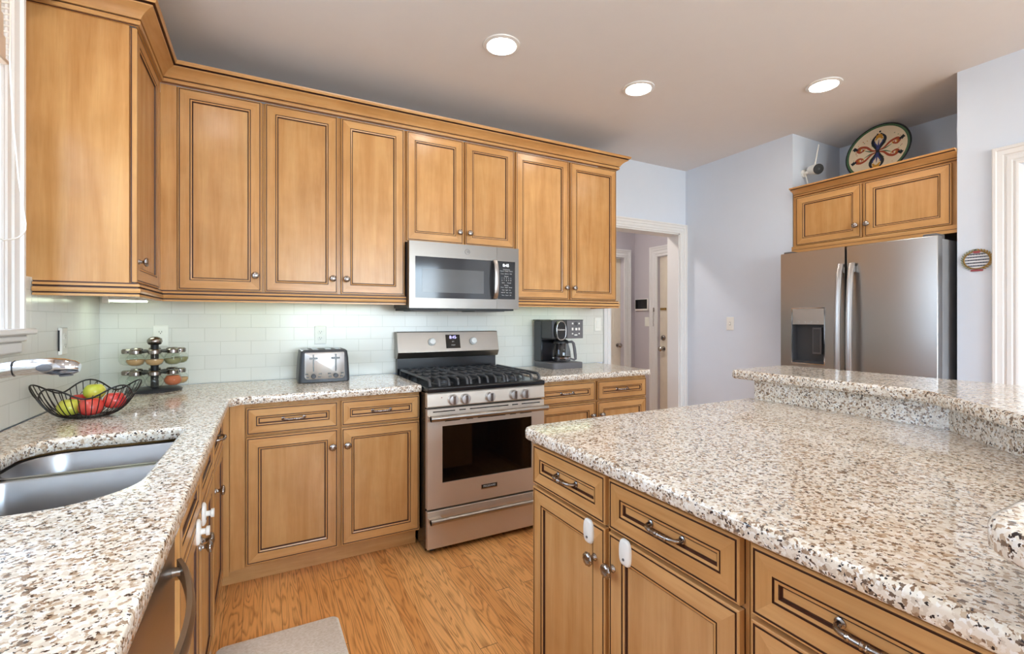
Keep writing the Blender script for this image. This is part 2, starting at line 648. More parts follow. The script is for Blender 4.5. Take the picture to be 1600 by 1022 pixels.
def sweep(name, path, prof, mats, parent=None):
    """profile (out, z, material of the strip that follows) swept along a plan path, offset to the right-hand side of travel"""
    mb = MB()
    n = len(path); rings = []
    for i in range(n):
        p = Vector(path[i])
        e1 = (p - Vector(path[i - 1])).normalized() if i > 0 else None
        e2 = (Vector(path[i + 1]) - p).normalized() if i < n - 1 else None
        n1 = Vector((e1.y, -e1.x)) if e1 else Vector((e2.y, -e2.x))
        n2 = Vector((e2.y, -e2.x)) if e2 else n1
        k = (n1 + n2) / (1 + n1.dot(n2))
        rings.append([(p.x + k.x * o, p.y + k.y * o, z) for o, z in prof])
    idx = [[mb.pt(q) for q in r] for r in rings]
    m = len(prof)
    for i in range(n - 1):
        for j in range(m):
            a = (j + 1) % m
            mb.face((idx[i][j], idx[i][a], idx[i + 1][a], idx[i + 1][j]), mats[j])
    mb.face(idx[0], mats[0]); mb.face(idx[-1][::-1], mats[0])
    return mb.build(name, parent, smooth=25)


def text(name, body, size, loc, rot, mat, parent=None, extrude=0.0004, align='CENTER'):
    c = bpy.data.curves.new(name, 'FONT'); c.body = body; c.size = size; c.extrude = extrude
    c.align_x = align; c.align_y = 'CENTER'
    t = bpy.data.objects.new('tmp', c); COL.objects.link(t)
    dg = bpy.context.evaluated_depsgraph_get()
    me = bpy.data.meshes.new_from_object(t.evaluated_get(dg))
    COL.objects.unlink(t); bpy.data.objects.remove(t)
    me.name = name
    me.materials.clear(); me.materials.append(M[mat])
    o = bpy.data.objects.new(name, me); COL.objects.link(o)
    if parent is not None:
        o.parent = parent
        o.location = Vector(loc) - origin_of(parent)
    else:
        o.location = loc
    o.rotation_euler = rot
    return o


FACE_Y = (PI / 2, 0, 0)            # text on a face that looks to -y
FACE_X = (PI / 2, 0, -PI / 2)      # text on a face that looks to -x

# ------------------------------------------------------------------ room shell
CH = 2.743
WX = -0.02
b = MB().box(-0.2, 7.2, -6.8, 3.2, -0.12, 0, 'floor'); struct(b.build('floor', origin=(0, 0, 0)))
b = MB().box(-0.2, 7.2, -6.8, 3.2, CH, CH + 0.1, 'ceiling'); struct(b.build('ceiling'))
WY0, WY1, WZ0, WZ1 = -2.40, -1.09, 1.27, 2.40     # window opening over the sink
b = MB()
b.box(-0.17, WX, -6.5, 0.14, 0, WZ0, 'wall'); b.box(-0.17, WX, -6.5, 0.14, WZ1, CH, 'wall')
b.box(-0.17, WX, WY1, 0.14, WZ0, WZ1, 'wall'); b.box(-0.17, WX, -6.5, WY0, WZ0, WZ1, 'wall')
struct(b.build('wall_left'))
DX0, DX1, DZ = 3.45, 4.30, 2.13
b = MB()
b.box(WX, DX0, 0, 0.14, 0, CH, 'wall'); b.box(DX1, 5.14, 0, 0.14, 0, CH, 'wall'); b.box(DX0, DX1, 0, 0.14, DZ, CH, 'wall')
struct(b.build('wall_back'))
RX = 4.385; CX = 4.335
b = MB()
b.box(RX, 5.14, -1.04, -0.001, 0, CH, 'wall')
b.box(5.04, 5.14, -2.03, -1.04, 0, CH, 'wall')
b.box(CX, 5.14, -2.27, -2.03, 0, CH, 'wall')
b.box(CX, CX + 0.14, -3.16, -2.27, 2.14, CH, 'wall')
b.box(CX, CX + 0.14, -6.5, -3.16, 0, CH, 'wall')
struct(b.build('wall_right'))
b = MB()
b.box(-0.17, 1.1, -6.65, -6.5, 0, CH, 'wall'); b.box(3.9, 4.6, -6.65, -6.5, 0, CH, 'wall')
b.box(1.1, 3.9, -6.65, -6.5, 2.4, CH, 'wall'); b.box(1.1, 3.9, -6.65, -6.5, 0, 0.76, 'wall')
struct(b.build('wall_rear'))
# hall beyond the doorway
HX, HY = 5.0, 1.37
b = MB()
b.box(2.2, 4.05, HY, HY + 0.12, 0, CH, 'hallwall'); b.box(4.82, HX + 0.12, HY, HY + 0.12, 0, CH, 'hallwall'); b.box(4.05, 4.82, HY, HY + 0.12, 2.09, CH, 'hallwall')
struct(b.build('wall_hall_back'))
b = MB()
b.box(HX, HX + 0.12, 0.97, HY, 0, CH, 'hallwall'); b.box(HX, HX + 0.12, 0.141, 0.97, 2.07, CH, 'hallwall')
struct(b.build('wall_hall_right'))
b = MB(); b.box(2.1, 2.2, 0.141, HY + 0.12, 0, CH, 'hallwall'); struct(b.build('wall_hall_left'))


CAS = [(0, 0), (0, 0.011), (0.008, 0.014), (0.012, 0.014), (0.015, 0.010), (0.022, 0.010), (0.026, 0.015), (0.044, 0.016), (0.048, 0.011), (0.056, 0.011), (0.06, 0.017), (0.082, 0.020), (0.086, 0.026), (0.098, 0.026), (0.102, 0.022), (0.102, 0)]


def casing(name, a0, a1, z0, z1, f, prof=CAS, four=False):
    """mitred casing round an opening; f maps (a, z, out) to a point"""
    mb = MB(); rings = []
    for d, w in prof:
        if four:
            rings.append([f(a0 - d, z0 - d, w), f(a0 - d, z1 + d, w), f(a1 + d, z1 + d, w), f(a1 + d, z0 - d, w)])
        else:
            rings.append([f(a0 - d, z0, w), f(a0 - d, z1 + d, w), f(a1 + d, z1 + d, w), f(a1 + d, z0, w)])
    mb.loops(rings, 'trim', closed=four, cap0=False, cap1=False)
    return struct(mb.build(name, smooth=25))


casing('trim_1', DX0, DX1, 0, DZ, lambda a, z, w: (a, -w, z), [(d * 0.84, w) for d, w in CAS])
b = MB(); b.box(DX0, DX0 + 0.012, 0, 0.14, 0, DZ, 'trim'); b.box(DX1 - 0.012, DX1, 0, 0.14, 0, DZ, 'trim'); b.box(DX0, DX1, 0, 0.14, DZ - 0.012, DZ, 'trim')
struct(b.build('trim_2'))
casing('trim_3', 4.05, 4.82, 0, 2.09, lambda a, z, w: (a, HY - w, z))
casing('trim_4', 0.16, 0.97, 0, 2.07, lambda a, z, w: (HX - w, a, z), [(d * 1.2, w) for d, w in CAS])
casing('trim_5', -3.16, -2.285, 0, 2.14, lambda a, z, w: (CX - w, a, z))
# window over the sink: casing, head cornice, stool, apron
casing('trim_6', WY0, WY1, WZ0, WZ1 + 0.03, lambda a, z, w: (WX + w * 1.6, a, z), [(d * 1.16, w + 0.006) for d, w in CAS])
b = MB()
b.box(WX, 0.048, WY0 - 0.16, WY1 + 0.16, WZ0 - 0.022, WZ0, 'trim')
b.box(WX, 0.030, WY0 - 0.13, WY1 + 0.13, WZ0 - 0.045, WZ0 - 0.022, 'trim')
b.box(WX, 0.020, WY0 - 0.12, WY1 + 0.12, WZ0 - 0.085, WZ0 - 0.045, 'trim')
struct(b.build('trim_7', bevel=0.006, seg=3))
b = MB()
b.box(WX, 0.045, WY0 - 0.13, WY1 + 0.14, 2.475, 2.50, 'trim'); b.box(WX, 0.095, WY0 - 0.19, WY1 + 0.215, 2.50, 2.525, 'trim')
b.box(WX, 0.075, WY0 - 0.16, WY1 + 0.19, 2.475, 2.50, 'trim')
struct(b.build('trim_8', bevel=0.004))
b = MB(); b.box(RX - 0.014, RX, -1.04, -0.03, 0, 0.13, 'trim'); struct(b.build('baseboard_right', bevel=0.004))
b = MB(); b.box(4.93, HX, HY - 0.014, HY, 0, 0.13, 'trim'); b.box(HX - 0.014, HX, 1.1, HY - 0.014, 0, 0.13, 'trim'); struct(b.build('baseboard_hall', bevel=0.004))


def window(name, f, a0, a1, z0, z1, panes, rail=True, pane='pane'):
    """frame with sashes and one pane of glass each; f maps (a, depth, z)"""
    mb = MB()

    def bx(p0, p1, q0, q1, r0, r1, mat, m=mb):
        A = f(p0, q0, r0); B = f(p1, q1, r1)
        m.box(min(A[0], B[0]), max(A[0], B[0]), min(A[1], B[1]), max(A[1], B[1]), min(A[2], B[2]), max(A[2], B[2]), mat)
    t = 0.045
    bx(a0, a1, 0.03, 0.11, z0, z0 + t, 'trim'); bx(a0, a1, 0.03, 0.11, z1 - t, z1, 'trim')
    bx(a0, a0 + t, 0.03, 0.11, z0, z1, 'trim'); bx(a1 - t, a1, 0.03, 0.11, z0, z1, 'trim')
    w = (a1 - a0) / panes
    for i in range(1, panes):
        bx(a0 + w * i - 0.04, a0 + w * i + 0.04, 0.03, 0.11, z0, z1, 'trim')
    if rail:
        bx(a0, a1, 0.04, 0.1, (z0 + z1) / 2 - 0.025, (z0 + z1) / 2 + 0.025, 'trim')
    o = struct(mb.build(name))
    g = MB(); bx(a0 + t, a1 - t, 0.07, 0.075, z0 + t, z1 - t, pane, g)
    g.build('window_pane', o)
    return o


window('window_1', lambda a, d, z: (WX - d, a, z), WY0, WY1, WZ0, WZ1, 2, pane='pane_dimmed')
window('window_2', lambda a, d, z: (a, -6.5 - d, z), 1.1, 3.9, 0.76, 2.4, 3, rail=False)


def slab_door(name, f, a0, a1, z1, mat):
    """six-panel door; f maps (a, z, out)"""
    mb = MB()
    t = 0.04
    c0, c1 = (f(a0, 0.008, -t), f(a1, z1, 0))
    mb.box(min(c0[0], c1[0]), max(c0[0], c1[0]), min(c0[1], c1[1]), max(c0[1], c1[1]), 0.008, z1, mat)
    w = a1 - a0
    for ca in (a0 + w * 0.29, a0 + w * 0.71):
        for za, zb in ((0.22, 0.86), (1.02, 1.60), (1.70, 1.92)):
            hw = w * 0.15
            rings = []
            for d, o in ((0, 0.0005), (0, 0.006), (0.012, 0.006), (0.02, 0.0015), (0.035, 0.0015), (0.05, 0.005)):
                rings.append([f(ca - hw + d, za + d, o), f(ca + hw - d, za + d, o), f(ca + hw - d, zb - d, o), f(ca - hw + d, zb - d, o)])
            mb.loops(rings, mat)
    return struct(mb.build(name))


d1 = slab_door('door_1', lambda a, z, w: (a, HY + 0.06 - w, z), 4.055, 4.815, 2.085, 'doorp')
mb = MB(); mb.lathe([(0.026, 0), (0.026, 0.006), (0.01, 0.01), (0.01, 0.035), (0.026, 0.045), (0.028, 0.06), (0.018, 0.07)], (4.765, HY + 0.06, 0.976), (0, -1, 0), 20, 'nickel')
mb.build('door_knob', d1, smooth=40)
d2 = slab_door('door_2', lambda a, z, w: (HX + 0.03 - w, a, z), 0.165, 0.965, 2.065, 'doorp')
mb = MB(); mb.lathe([(0.03, 0), (0.03, 0.006), (0.012, 0.01), (0.012, 0.04), (0.028, 0.05), (0.03, 0.065), (0.018, 0.075)], (HX + 0.03, 0.905, 0.952), (-1, 0, 0), 20, 'nickel')
mb.build('door_knob', d2, smooth=40)
mb = MB(); mb.lathe([(0.032, 0), (0.032, 0.012), (0.022, 0.016), (0.018, 0.02)], (HX + 0.03, 0.905, 1.085), (-1, 0, 0), 20, 'nickel'); mb.box(HX - 0.012, HX + 0.01, 0.899, 0.911, 1.07, 1.10, 'nickel')
mb.build('deadbolt', d2, smooth=40)
mb = MB(); mb.box(HX + 0.018, HX + 0.0299, 0.86, 0.95, 1.42, 1.445, 'gold')
mb.build('chain_track', d2)
mb = MB(); mb.box(HX - 0.034, HX - 0.026, 1.003, 1.017, 1.40, 1.45, 'nickel')
mb.tube([(HX - 0.036, 1.01 + 0.003 * math.sin(k * 2.1), 1.42 - k * 0.022) for k in range(10)], 0.0035, 'nickel', 6)
mb.build('door_chain', d2)
slab_door('door_3', lambda a, z, w: (CX + 0.09 - w, a, z), -3.155, -2.29, 2.135, 'trim')
b = MB(); b.box(CX, CX + 0.14, -2.285, -2.27, 0, 2.14, 'trim'); struct(b.build('trim_9'))

# tiles
b = MB()
b.box(0.0, 3.365, -0.008, -0.0005, 0.936, 1.46, 'tile_x')
struct(b.build('backsplash_wall_back'), 'white subway tile behind the range and counters')
b = MB()
b.box(WX + 0.0005, 0, -0.831, -0.009, 0.936, 1.46, 'tile_y'); b.box(WX + 0.0005, 0, WY1 + 0.16, -0.832, 0.936, 1.46, 'tile_y')
b.box(WX + 0.0005, 0, -3.6, WY1 + 0.16, 0.936, WZ0 - 0.086, 'tile_y')
struct(b.build('backsplash_wall_left'), 'white subway tile beside and under the sink window')

# ------------------------------------------------------------------ hardware
def shared(name, mb, smooth=40):
    o = mb.build(name, local=True, smooth=smooth)
    me = o.data
    bpy.data.objects.remove(o)
    return me


mb = MB()
mb.lathe([(0.009, 0), (0.009, 0.003), (0.0055, 0.006), (0.0055, 0.014), (0.010, 0.017), (0.0155, 0.021), (0.0165, 0.025), (0.0145, 0.029), (0.009, 0.0315), (0.003, 0.0325)], (0, 0, 0), (0, 0, 1), 40, 'nickel', flute=10, fl=0.055)
KNOB = shared('knob', mb, 60)
mb = MB()
L = 0.048
pts = [(-L, 0, 0), (-L, 0, 0.012), (-L + 0.004, 0, 0.021), (-L + 0.013, 0, 0.026), (-0.02, 0, 0.029), (0, 0, 0.030), (0.02, 0, 0.029), (L - 0.013, 0, 0.026), (L - 0.004, 0, 0.021), (L, 0, 0.012), (L, 0, 0)]
mb.tube(pts, [0.006, 0.005, 0.005, 0.0048, 0.0045, 0.005, 0.0045, 0.0048, 0.005, 0.005, 0.006], 'nickel', 10)
for s_ in (-1, 1):
    mb.lathe([(0.009, 0), (0.009, 0.003), (0.006, 0.005)], (s_ * L, 0, 0), (0, 0, 1), 12, 'nickel')
    mb.lathe([(0.0045, -0.004), (0.0068, -0.002), (0.0068, 0.002), (0.0045, 0.004)], (s_ * 0.024, 0, 0.0285), (1, 0, 0), 12, 'nickel')
mb.lathe([(0.0045, -0.006), (0.0072, -0.004), (0.0055, 0), (0.0072, 0.004), (0.0045, 0.006)], (0, 0, 0.030), (1, 0, 0), 12, 'nickel')
PULL = shared('drawer_pull', mb)


def put(me, name, parent, pos, N):
    """shared hardware mesh, local z along the outward normal N, local x horizontal"""
    N = Vector(N).normalized()
    X = Vector((0, 0, 1)).cross(N).normalized(); Y = N.cross(X)
    o = bpy.data.objects.new(name, me); COL.objects.link(o)
    o.parent = parent
    o.location = Vector(pos) - origin_of(parent)
    o.rotation_euler = Matrix((X, Y, N)).transposed().to_euler()
    if me is KNOB:
        o.scale = (1.12, 1.12, 1.05)
    return o


def front(name, O, U, N, w, h, parent, fr=0.050, t=0.02, horiz=False):
    """framed and glazed door or drawer front with mitred frame, bead and flat panel"""
    O = Vector(O); U = Vector(U).normalized(); N = Vector(N).normalized(); Z = Vector((0, 0, 1))
    prof = [(0, 0, 'glaze'), (0, 0.004, 'w'), (0, t - 0.002, 'w'), (0.002, t, 'w'), (0.005, t, 'glaze'), (0.0056, t - 0.002, 'glaze'), (0.0088, t - 0.002, 'glaze'),
            (0.0094, t, 'w'), (fr, t, 'glaze'), (fr + 0.0005, t - 0.003, 'glaze'), (fr + 0.0036, t - 0.003, 'glaze'), (fr + 0.0042, t - 0.0012, 'w'),
            (fr + 0.010, t - 0.003, 'glaze'), (fr + 0.0115, t - 0.006, 'glaze'), (fr + 0.012, t - 0.009, 'glaze'), (fr + 0.0155, t - 0.009, 'w'), (fr + 0.016, t - 0.0085, 'w')]
    mb = MB(); idx = []
    for d, o, _ in prof:
        idx.append([mb.pt(O + U * a + Z * b_ + N * o) for a, b_ in ((d, d), (w - d, d), (w - d, h - d), (d, h - d))])
    for j in range(len(prof) - 1):
        for k in range(4):
            e = (k + 1) % 4
            m = prof[j][2]
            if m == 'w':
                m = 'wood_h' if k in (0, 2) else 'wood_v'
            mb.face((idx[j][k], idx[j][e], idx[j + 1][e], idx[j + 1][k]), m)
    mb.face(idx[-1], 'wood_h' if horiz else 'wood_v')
    mb.face(idx[0][::-1], 'wood_v')
    return mb.build(name, parent)


def door(parent, O, U, N, w, h, knob=None, lock=None):
    """knob / lock: (u, v) on the front"""
    d = front('door', O, U, N, w, h, parent)
    O = Vector(O); U = Vector(U).normalized(); N = Vector(N).normalized()
    if knob:
        put(KNOB, 'knob', d, O + U * knob[0] + Vector((0, 0, knob[1])) + N * 0.0199, N)
    if lock:
        mb = MB()
        c = O + U * lock[0] + Vector((0, 0, lock[1])) + N * 0.0199
        base = []
        for k in range(24):
            a = 2 * PI * k / 24
            x = math.copysign(abs(math.cos(a)) ** 0.6, math.cos(a)); y = math.copysign(abs(math.sin(a)) ** 0.75, math.sin(a))
            base.append((x * 0.021, y * 0.034))
        pr_ = [(1.0, 0), (1.0, 0.004), (0.94, 0.0065), (0.78, 0.009)]
        mb.loops([[c + U * (a * s_) + Vector((0, 0, b_ * s_)) + N * h_ for a, b_ in base] for s_, h_ in pr_], 'white')
        mb.lathe([(0.0035, 0.0088), (0.0035, 0.0105)], c - Vector((0, 0, 0.016)), N, 10, 'grey')
        if lock[2] if len(lock) > 2 else False:
            mb.lathe([(0.008, 0.008), (0.008, 0.02), (0.013, 0.022), (0.013, 0.03)], c, N, 14, 'white')
        plabel(mb.build('child_lock', d, smooth=40), 'white plastic child lock plate')
    return d


def drawer(parent, O, U, N, w, h, pull=True, fr=0.042):
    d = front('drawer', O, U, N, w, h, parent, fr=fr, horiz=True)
    O = Vector(O); U = Vector(U).normalized(); N = Vector(N).normalized()
    if pull:
        put(PULL, 'drawer_pull', d, O + U * (w / 2) + Vector((0, 0, h / 2)) + N * 0.0112, N)
    return d


UX, UY, NX, NY = (1, 0, 0), (0, 1, 0), (-1, 0, 0), (0, -1, 0)
PX = (1, 0, 0)


def body(parent, boxes, mat='wood_v', name='carcass', bevel=0):
    mb = MB()
    for q in boxes:
        mb.box(*q[:6], q[6] if len(q) > 6 else mat)
    return mb.build(name, parent, bevel=bevel)


# ------------------------------------------------------------------ upper cabinets
UB, UT = 1.45, 2.487
YF = -0.31
g_up = None
# on the window wall, side panel to the room
c = root('wall_cabinet', (0.15, -0.57, UB), 'tall upper cabinet on the window wall, its plain side panel facing the room', 'cabinet')
body(c, [(WX + 0.002, 0.290, -0.812, -0.02, UB, UT), (0.290, 0.2905, -0.812, -0.34, UB + 0.001, UT, 'glaze')])
body(c, [(WX + 0.002, 0.286, -0.830, -0.812, UB, UT)], name='side_panel')
body(c, [(0.2906, 0.3085, -0.361, -0.3235, UB + 0.001, UT)], name='corner_stile')
door(c, (0.2906, -0.824, UB + 0.004), UY, PX, 0.46, UT - UB - 0.008, knob=(0.03, 0.085))
c = root('wall_cabinet', (0.55, -0.16, UB), 'single-door upper cabinet in the corner, above the spice rack', 'cabinet')
body(c, [(0.312, 0.762, YF, -0.0085, UB, UT)])
body(c, [(0.3090, 0.376, YF - 0.012, YF, UB + 0.001, UT)], name='corner_filler')
door(c, (0.381, YF, UB + 0.004), UX, NY, 0.374, UT - UB - 0.008, knob=(0.345, 0.085))
c = root('wall_cabinet', (1.15, -0.16, UB), 'double-door upper cabinet above the toaster', 'cabinet')
body(c, [(0.763, 1.549, YF, -0.0085, UB, UT)])
door(c, (0.773, YF, UB + 0.004), UX, NY, 0.374, UT - UB - 0.008, knob=(0.347, 0.085))
door(c, (1.168, YF, UB + 0.004), UX, NY, 0.371, UT - UB - 0.008, knob=(0.027, 0.085))
c = root('wall_cabinet', (1.93, -0.16, 1.792), 'short double-door upper cabinet above the microwave', 'cabinet')
body(c, [(1.550, 2.322, YF, -0.0085, 1.792, UT)])
door(c, (1.557, YF, 1.80), UX, NY, 0.376, UT - 1.80 - 0.004, knob=(0.348, 0.075))
door(c, (1.949, YF, 1.80), UX, NY, 0.368, UT - 1.80 - 0.004, knob=(0.028, 0.075))
c = root('wall_cabinet', (2.78, -0.16, UB), 'double-door upper cabinet beside the doorway, above the coffee maker', 'cabinet')
body(c, [(2.323, 3.246, YF, -0.0085, UB, UT)])
door(c, (2.334, YF, UB + 0.004), UX, NY, 0.446, UT - UB - 0.008, knob=(0.420, 0.085))
door(c, (2.799, YF, UB + 0.004), UX, NY, 0.438, UT - UB - 0.008, knob=(0.026, 0.085))

CROWN = [(-0.004, 2.4875), (0.005, 2.4875), (0.005, 2.4915), (0.011, 2.492), (0.014, 2.500), (0.012, 2.508), (0.007, 2.509), (0.007, 2.5135), (0.015, 2.514), (0.019, 2.522), (0.030, 2.536), (0.046, 2.548), (0.060, 2.554),
         (0.062, 2.558), (0.056, 2.559), (0.056, 2.564), (0.070, 2.565), (0.074, 2.570), (0.077, 2.582), (-0.004, 2.582)]
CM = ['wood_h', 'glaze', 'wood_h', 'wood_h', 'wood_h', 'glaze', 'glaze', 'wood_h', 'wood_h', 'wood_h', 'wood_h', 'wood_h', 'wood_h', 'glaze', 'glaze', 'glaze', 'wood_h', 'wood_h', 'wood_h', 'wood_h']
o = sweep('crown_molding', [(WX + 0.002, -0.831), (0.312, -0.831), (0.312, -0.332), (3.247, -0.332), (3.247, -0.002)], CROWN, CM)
tag(o, 'stained wood crown molding running along the tops of the upper cabinets', 'molding')
RAIL = [(-0.018, UB - 0.0005), (0.003, UB - 0.0005), (0.003, UB - 0.006), (0.009, UB - 0.0065), (0.011, UB - 0.016), (0.005, UB - 0.0175), (0.005, UB - 0.0225), (0.012, UB - 0.024), (0.014, UB - 0.034), (0.011, UB - 0.0415), (0.005, UB - 0.0425), (0.005, UB - 0.047), (0.010, UB - 0.0475), (0.010, UB - 0.056), (-0.018, UB - 0.056)]
RM = ['wood_h', 'glaze', 'wood_h', 'wood_h', 'glaze', 'glaze', 'glaze', 'wood_h', 'wood_h', 'glaze', 'glaze', 'glaze', 'wood_h', 'wood_h', 'wood_h']
o = sweep('light_rail', [(0.003, -0.831), (0.312, -0.831), (0.312, -0.332), (1.548, -0.332)], RAIL, RM)
tag(o, 'stained wood light rail under the corner upper cabinets, ending at the microwave', 'molding')
o = sweep('light_rail', [(2.325, -0.332), (3.247, -0.332), (3.247, -0.010)], RAIL, RM)
tag(o, 'short stained wood light rail under the upper cabinet above the coffee maker', 'molding')

# under-cabinet lights
for (x0, x1, y0, y1, lab) in ((0.07, 0.245, -0.27, -0.18, 'white under-cabinet light fixture below the upper cabinet by the window'),
                              (0.50, 1.40, -0.20, -0.13, 'long under-cabinet light fixture hidden behind the rail above the toaster'),
                              (2.45, 3.10, -0.22, -0.15, 'under-cabinet light fixture hidden behind the rail above the coffee maker')):
    c = root('under_cabinet_light', ((x0 + x1) / 2, (y0 + y1) / 2, UB - 0.03), lab, 'light fixture', 'under-cabinet lights')
    zf = UB - 0.052 if x0 < 0.1 else UB - 0.025
    mb = MB().box(x0, x1, y0, y1, zf, UB - 0.0005, 'white'); mb.build('housing', c, bevel=0.003)
    mb = MB().box(x0 + 0.01, x1 - 0.01, y0 + 0.01, y1 - 0.01, zf - 0.007, zf - 0.0005, 'under_corner' if x0 < 0.1 else 'under'); mb.build('diffuser', c)
    mb = MB().box(x0 + 0.005, x0 + 0.03, y0 - 0.02, y0 - 0.001, zf - 0.016, zf + 0.02, 'white'); mb.build('switch', c, bevel=0.002)

# ------------------------------------------------------------------ fridge cabinet
FX = 4.38
c = root('wall_cabinet', (4.7, -1.53, 1.83), 'short two-door cabinet above the refrigerator', 'cabinet')
body(c, [(FX, 5.03, -2.022, -1.048, 1.83, 2.290)])
door(c, (FX, -1.078, 1.866), (0, -1, 0), NX, 0.444, 0.366, knob=(0.415, 0.082))
door(c, (FX, -1.541, 1.866), (0, -1, 0), NX, 0.453, 0.366, knob=(0.020, 0.082))
pf = [(o_, (z - 2.4875) * 0.62 + 2.2425) for o_, z in CROWN]
o = sweep('crown_molding', [(FX - 0.002, -1.060), (FX - 0.002, -2.028)], pf, CM)
tag(o, 'short stained wood crown molding across the top of the refrigerator cabinet', 'molding')
mb = MB(); mb.box(FX - 0.022, FX - 0.001, -2.022, -1.048, 1.815, 1.861, 'wood_h'); mb.box(FX - 0.0225, FX - 0.021, -2.022, -1.048, 1.834, 1.837, 'glaze')
mb.build('bottom_rail', c)

# ------------------------------------------------------------------ base cabinets
BT = 0.895
YB = -0.61


def base_pair(c, x0, x1, doors, toe=True):
    body(c, [(x0, x1, YB, -0.009, 0.1025, BT), ])
    body(c, [(x0, x1, YB + 0.07, YB + 0.085, 0.001, 0.102, 'wood_h')], name='toe_kick')
    n = len(doors)
    for i, (a, b_) in enumerate(doors):
        drawer(c, (a, YB, 0.742), UX, NY, b_ - a, 0.132)
        kn = (b_ - a - 0.028, 0.527) if i % 2 == 0 else (0.028, 0.527)
        door(c, (a, YB, 0.115), UX, NY, b_ - a, 0.615, knob=kn)


c = root('base_cabinet', (1.1, -0.3, 0), 'double-door base cabinet with two drawers under the toaster', 'cabinet')
base_pair(c, 0.585, 1.549, [(0.691, 1.109), (1.127, 1.545)])
body(c, [(0.6235, 0.684, YB - 0.012, YB, 0.1025, BT)], name='corner_filler')
c = root('base_cabinet', (2.8, -0.3, 0), 'double-door base cabinet with two drawers under the coffee maker', 'cabinet')
base_pair(c, 2.320, 3.272, [(2.334, 2.792), (2.816, 3.264)])
XB = 0.58
c = root('base_cabinet', (0.3, -0.9, 0), 'narrow base cabinet with one drawer between corner and sink', 'cabinet')
body(c, [(0.0, XB, -1.168, -0.62, 0.1025, BT), (0.0, 0.56, -0.62, -0.02, 0.1025, BT)])
body(c, [(XB - 0.085, XB - 0.07, -1.168, -0.526, 0.001, 0.102, 'wood_h')], name='toe_kick')
body(c, [(XB, XB + 0.042, -0.676, -0.6235, 0.1025, BT)], name='corner_filler')
drawer(c, (XB, -1.155, 0.742), UY, PX, 0.475, 0.132)
door(c, (XB, -1.155, 0.115), UY, PX, 0.475, 0.615, knob=(0.06, 0.527))
c = root('base_cabinet', (0.3, -1.57, 0), 'base cabinet under the sink with white child locks on its doors', 'cabinet')
body(c, [(0.0, XB, -2.040, -1.17, 0.1025, 0.62), (XB - 0.03, XB, -2.040, -1.17, 0.62, BT), (0, 0.02, -2.040, -1.17, 0.62, BT), (0.02, XB - 0.03, -2.040, -2.030, 0.62, BT), (0.02, XB - 0.03, -1.188, -1.17, 0.62, BT)])
body(c, [(XB - 0.085, XB - 0.07, -2.040, -1.17, 0.001, 0.102, 'wood_h')], name='toe_kick')
drawer(c, (XB, -1.970, 0.742), UY, PX, 0.388, 0.132, pull=False); drawer(c, (XB, -1.568, 0.742), UY, PX, 0.388, 0.132, pull=False)
door(c, (XB, -1.970, 0.115), UY, PX, 0.388, 0.615, knob=(0.37, 0.527), lock=(0.31, 0.595, True))
door(c, (XB, -1.568, 0.115), UY, PX, 0.388, 0.615, knob=(0.015, 0.527), lock=(0.045, 0.595, True))
c = root('base_cabinet', (0.3, -3.1, 0), 'base cabinet beyond the dishwasher at the end of the sink counter', 'cabinet')
body(c, [(0.0, XB, -3.58, -2.657, 0.1025, BT)])
body(c, [(XB - 0.085, XB - 0.07, -3.58, -2.657, 0.001, 0.102, 'wood_h')], name='toe_kick')
drawer(c, (XB, -3.57, 0.742), UY, PX, 0.90, 0.132)
door(c, (XB, -3.57, 0.115), UY, PX, 0.48, 0.615, knob=(0.45, 0.527)); door(c, (XB, -3.08, 0.115), UY, PX, 0.41, 0.615, knob=(0.03, 0.527))

# dishwasher
c = root('dishwasher', (0.3, -2.28, 0), 'stainless steel dishwasher with a curved bar handle beside the sink cabinet', 'dishwasher')
mb = MB().box(0.01, 0.575, -2.650, -2.048, 0.02, 0.888, 'dgrey'); mb.build('tub', c)
mb = MB().box(0.576, 0.602, -2.650, -2.048, 0.115, 0.86, 'steel_y'); mb.build('door', c, bevel=0.004)
mb = MB().box(0.576, 0.598, -2.650, -2.048, 0.862, 0.888, 'blackm'); mb.build('control_strip', c)
mb = MB().box(0.50, 0.52, -2.650, -2.048, 0.002, 0.11, 'blackm'); mb.build('kick_plate', c)
mb = MB()
pts = []
for k in range(17):
    t = k / 16
    pts.append((0.612 + 0.042 * math.sin(PI * t) ** 0.8, -2.065 - 0.52 * t, 0.80))
rings = []
for i, p in enumerate(pts):
    q0 = Vector(pts[max(i - 1, 0)]); q1 = Vector(pts[min(i + 1, 16)])
    tdir = (q1 - q0).normalized(); nn = Vector((tdir.y, -tdir.x, 0)) * -1
    if nn.x < 0: nn = -nn
    w = 0.017
    rings.append([Vector(p) + nn * a + Vector((0, 0, b_)) for a, b_ in ((-0.005, -w), (0.003, -w), (0.007, -w * 0.5), (0.008, 0), (0.007, w * 0.5), (0.003, w), (-0.005, w))])
mb.loops(rings, 'steel_y')
for yy in (-2.085, -2.565):
    mb.cyl((0.6025, yy, 0.80), (0.618, yy, 0.80), 0.009, 'nickel')
mb.build('handle', c, smooth=50)

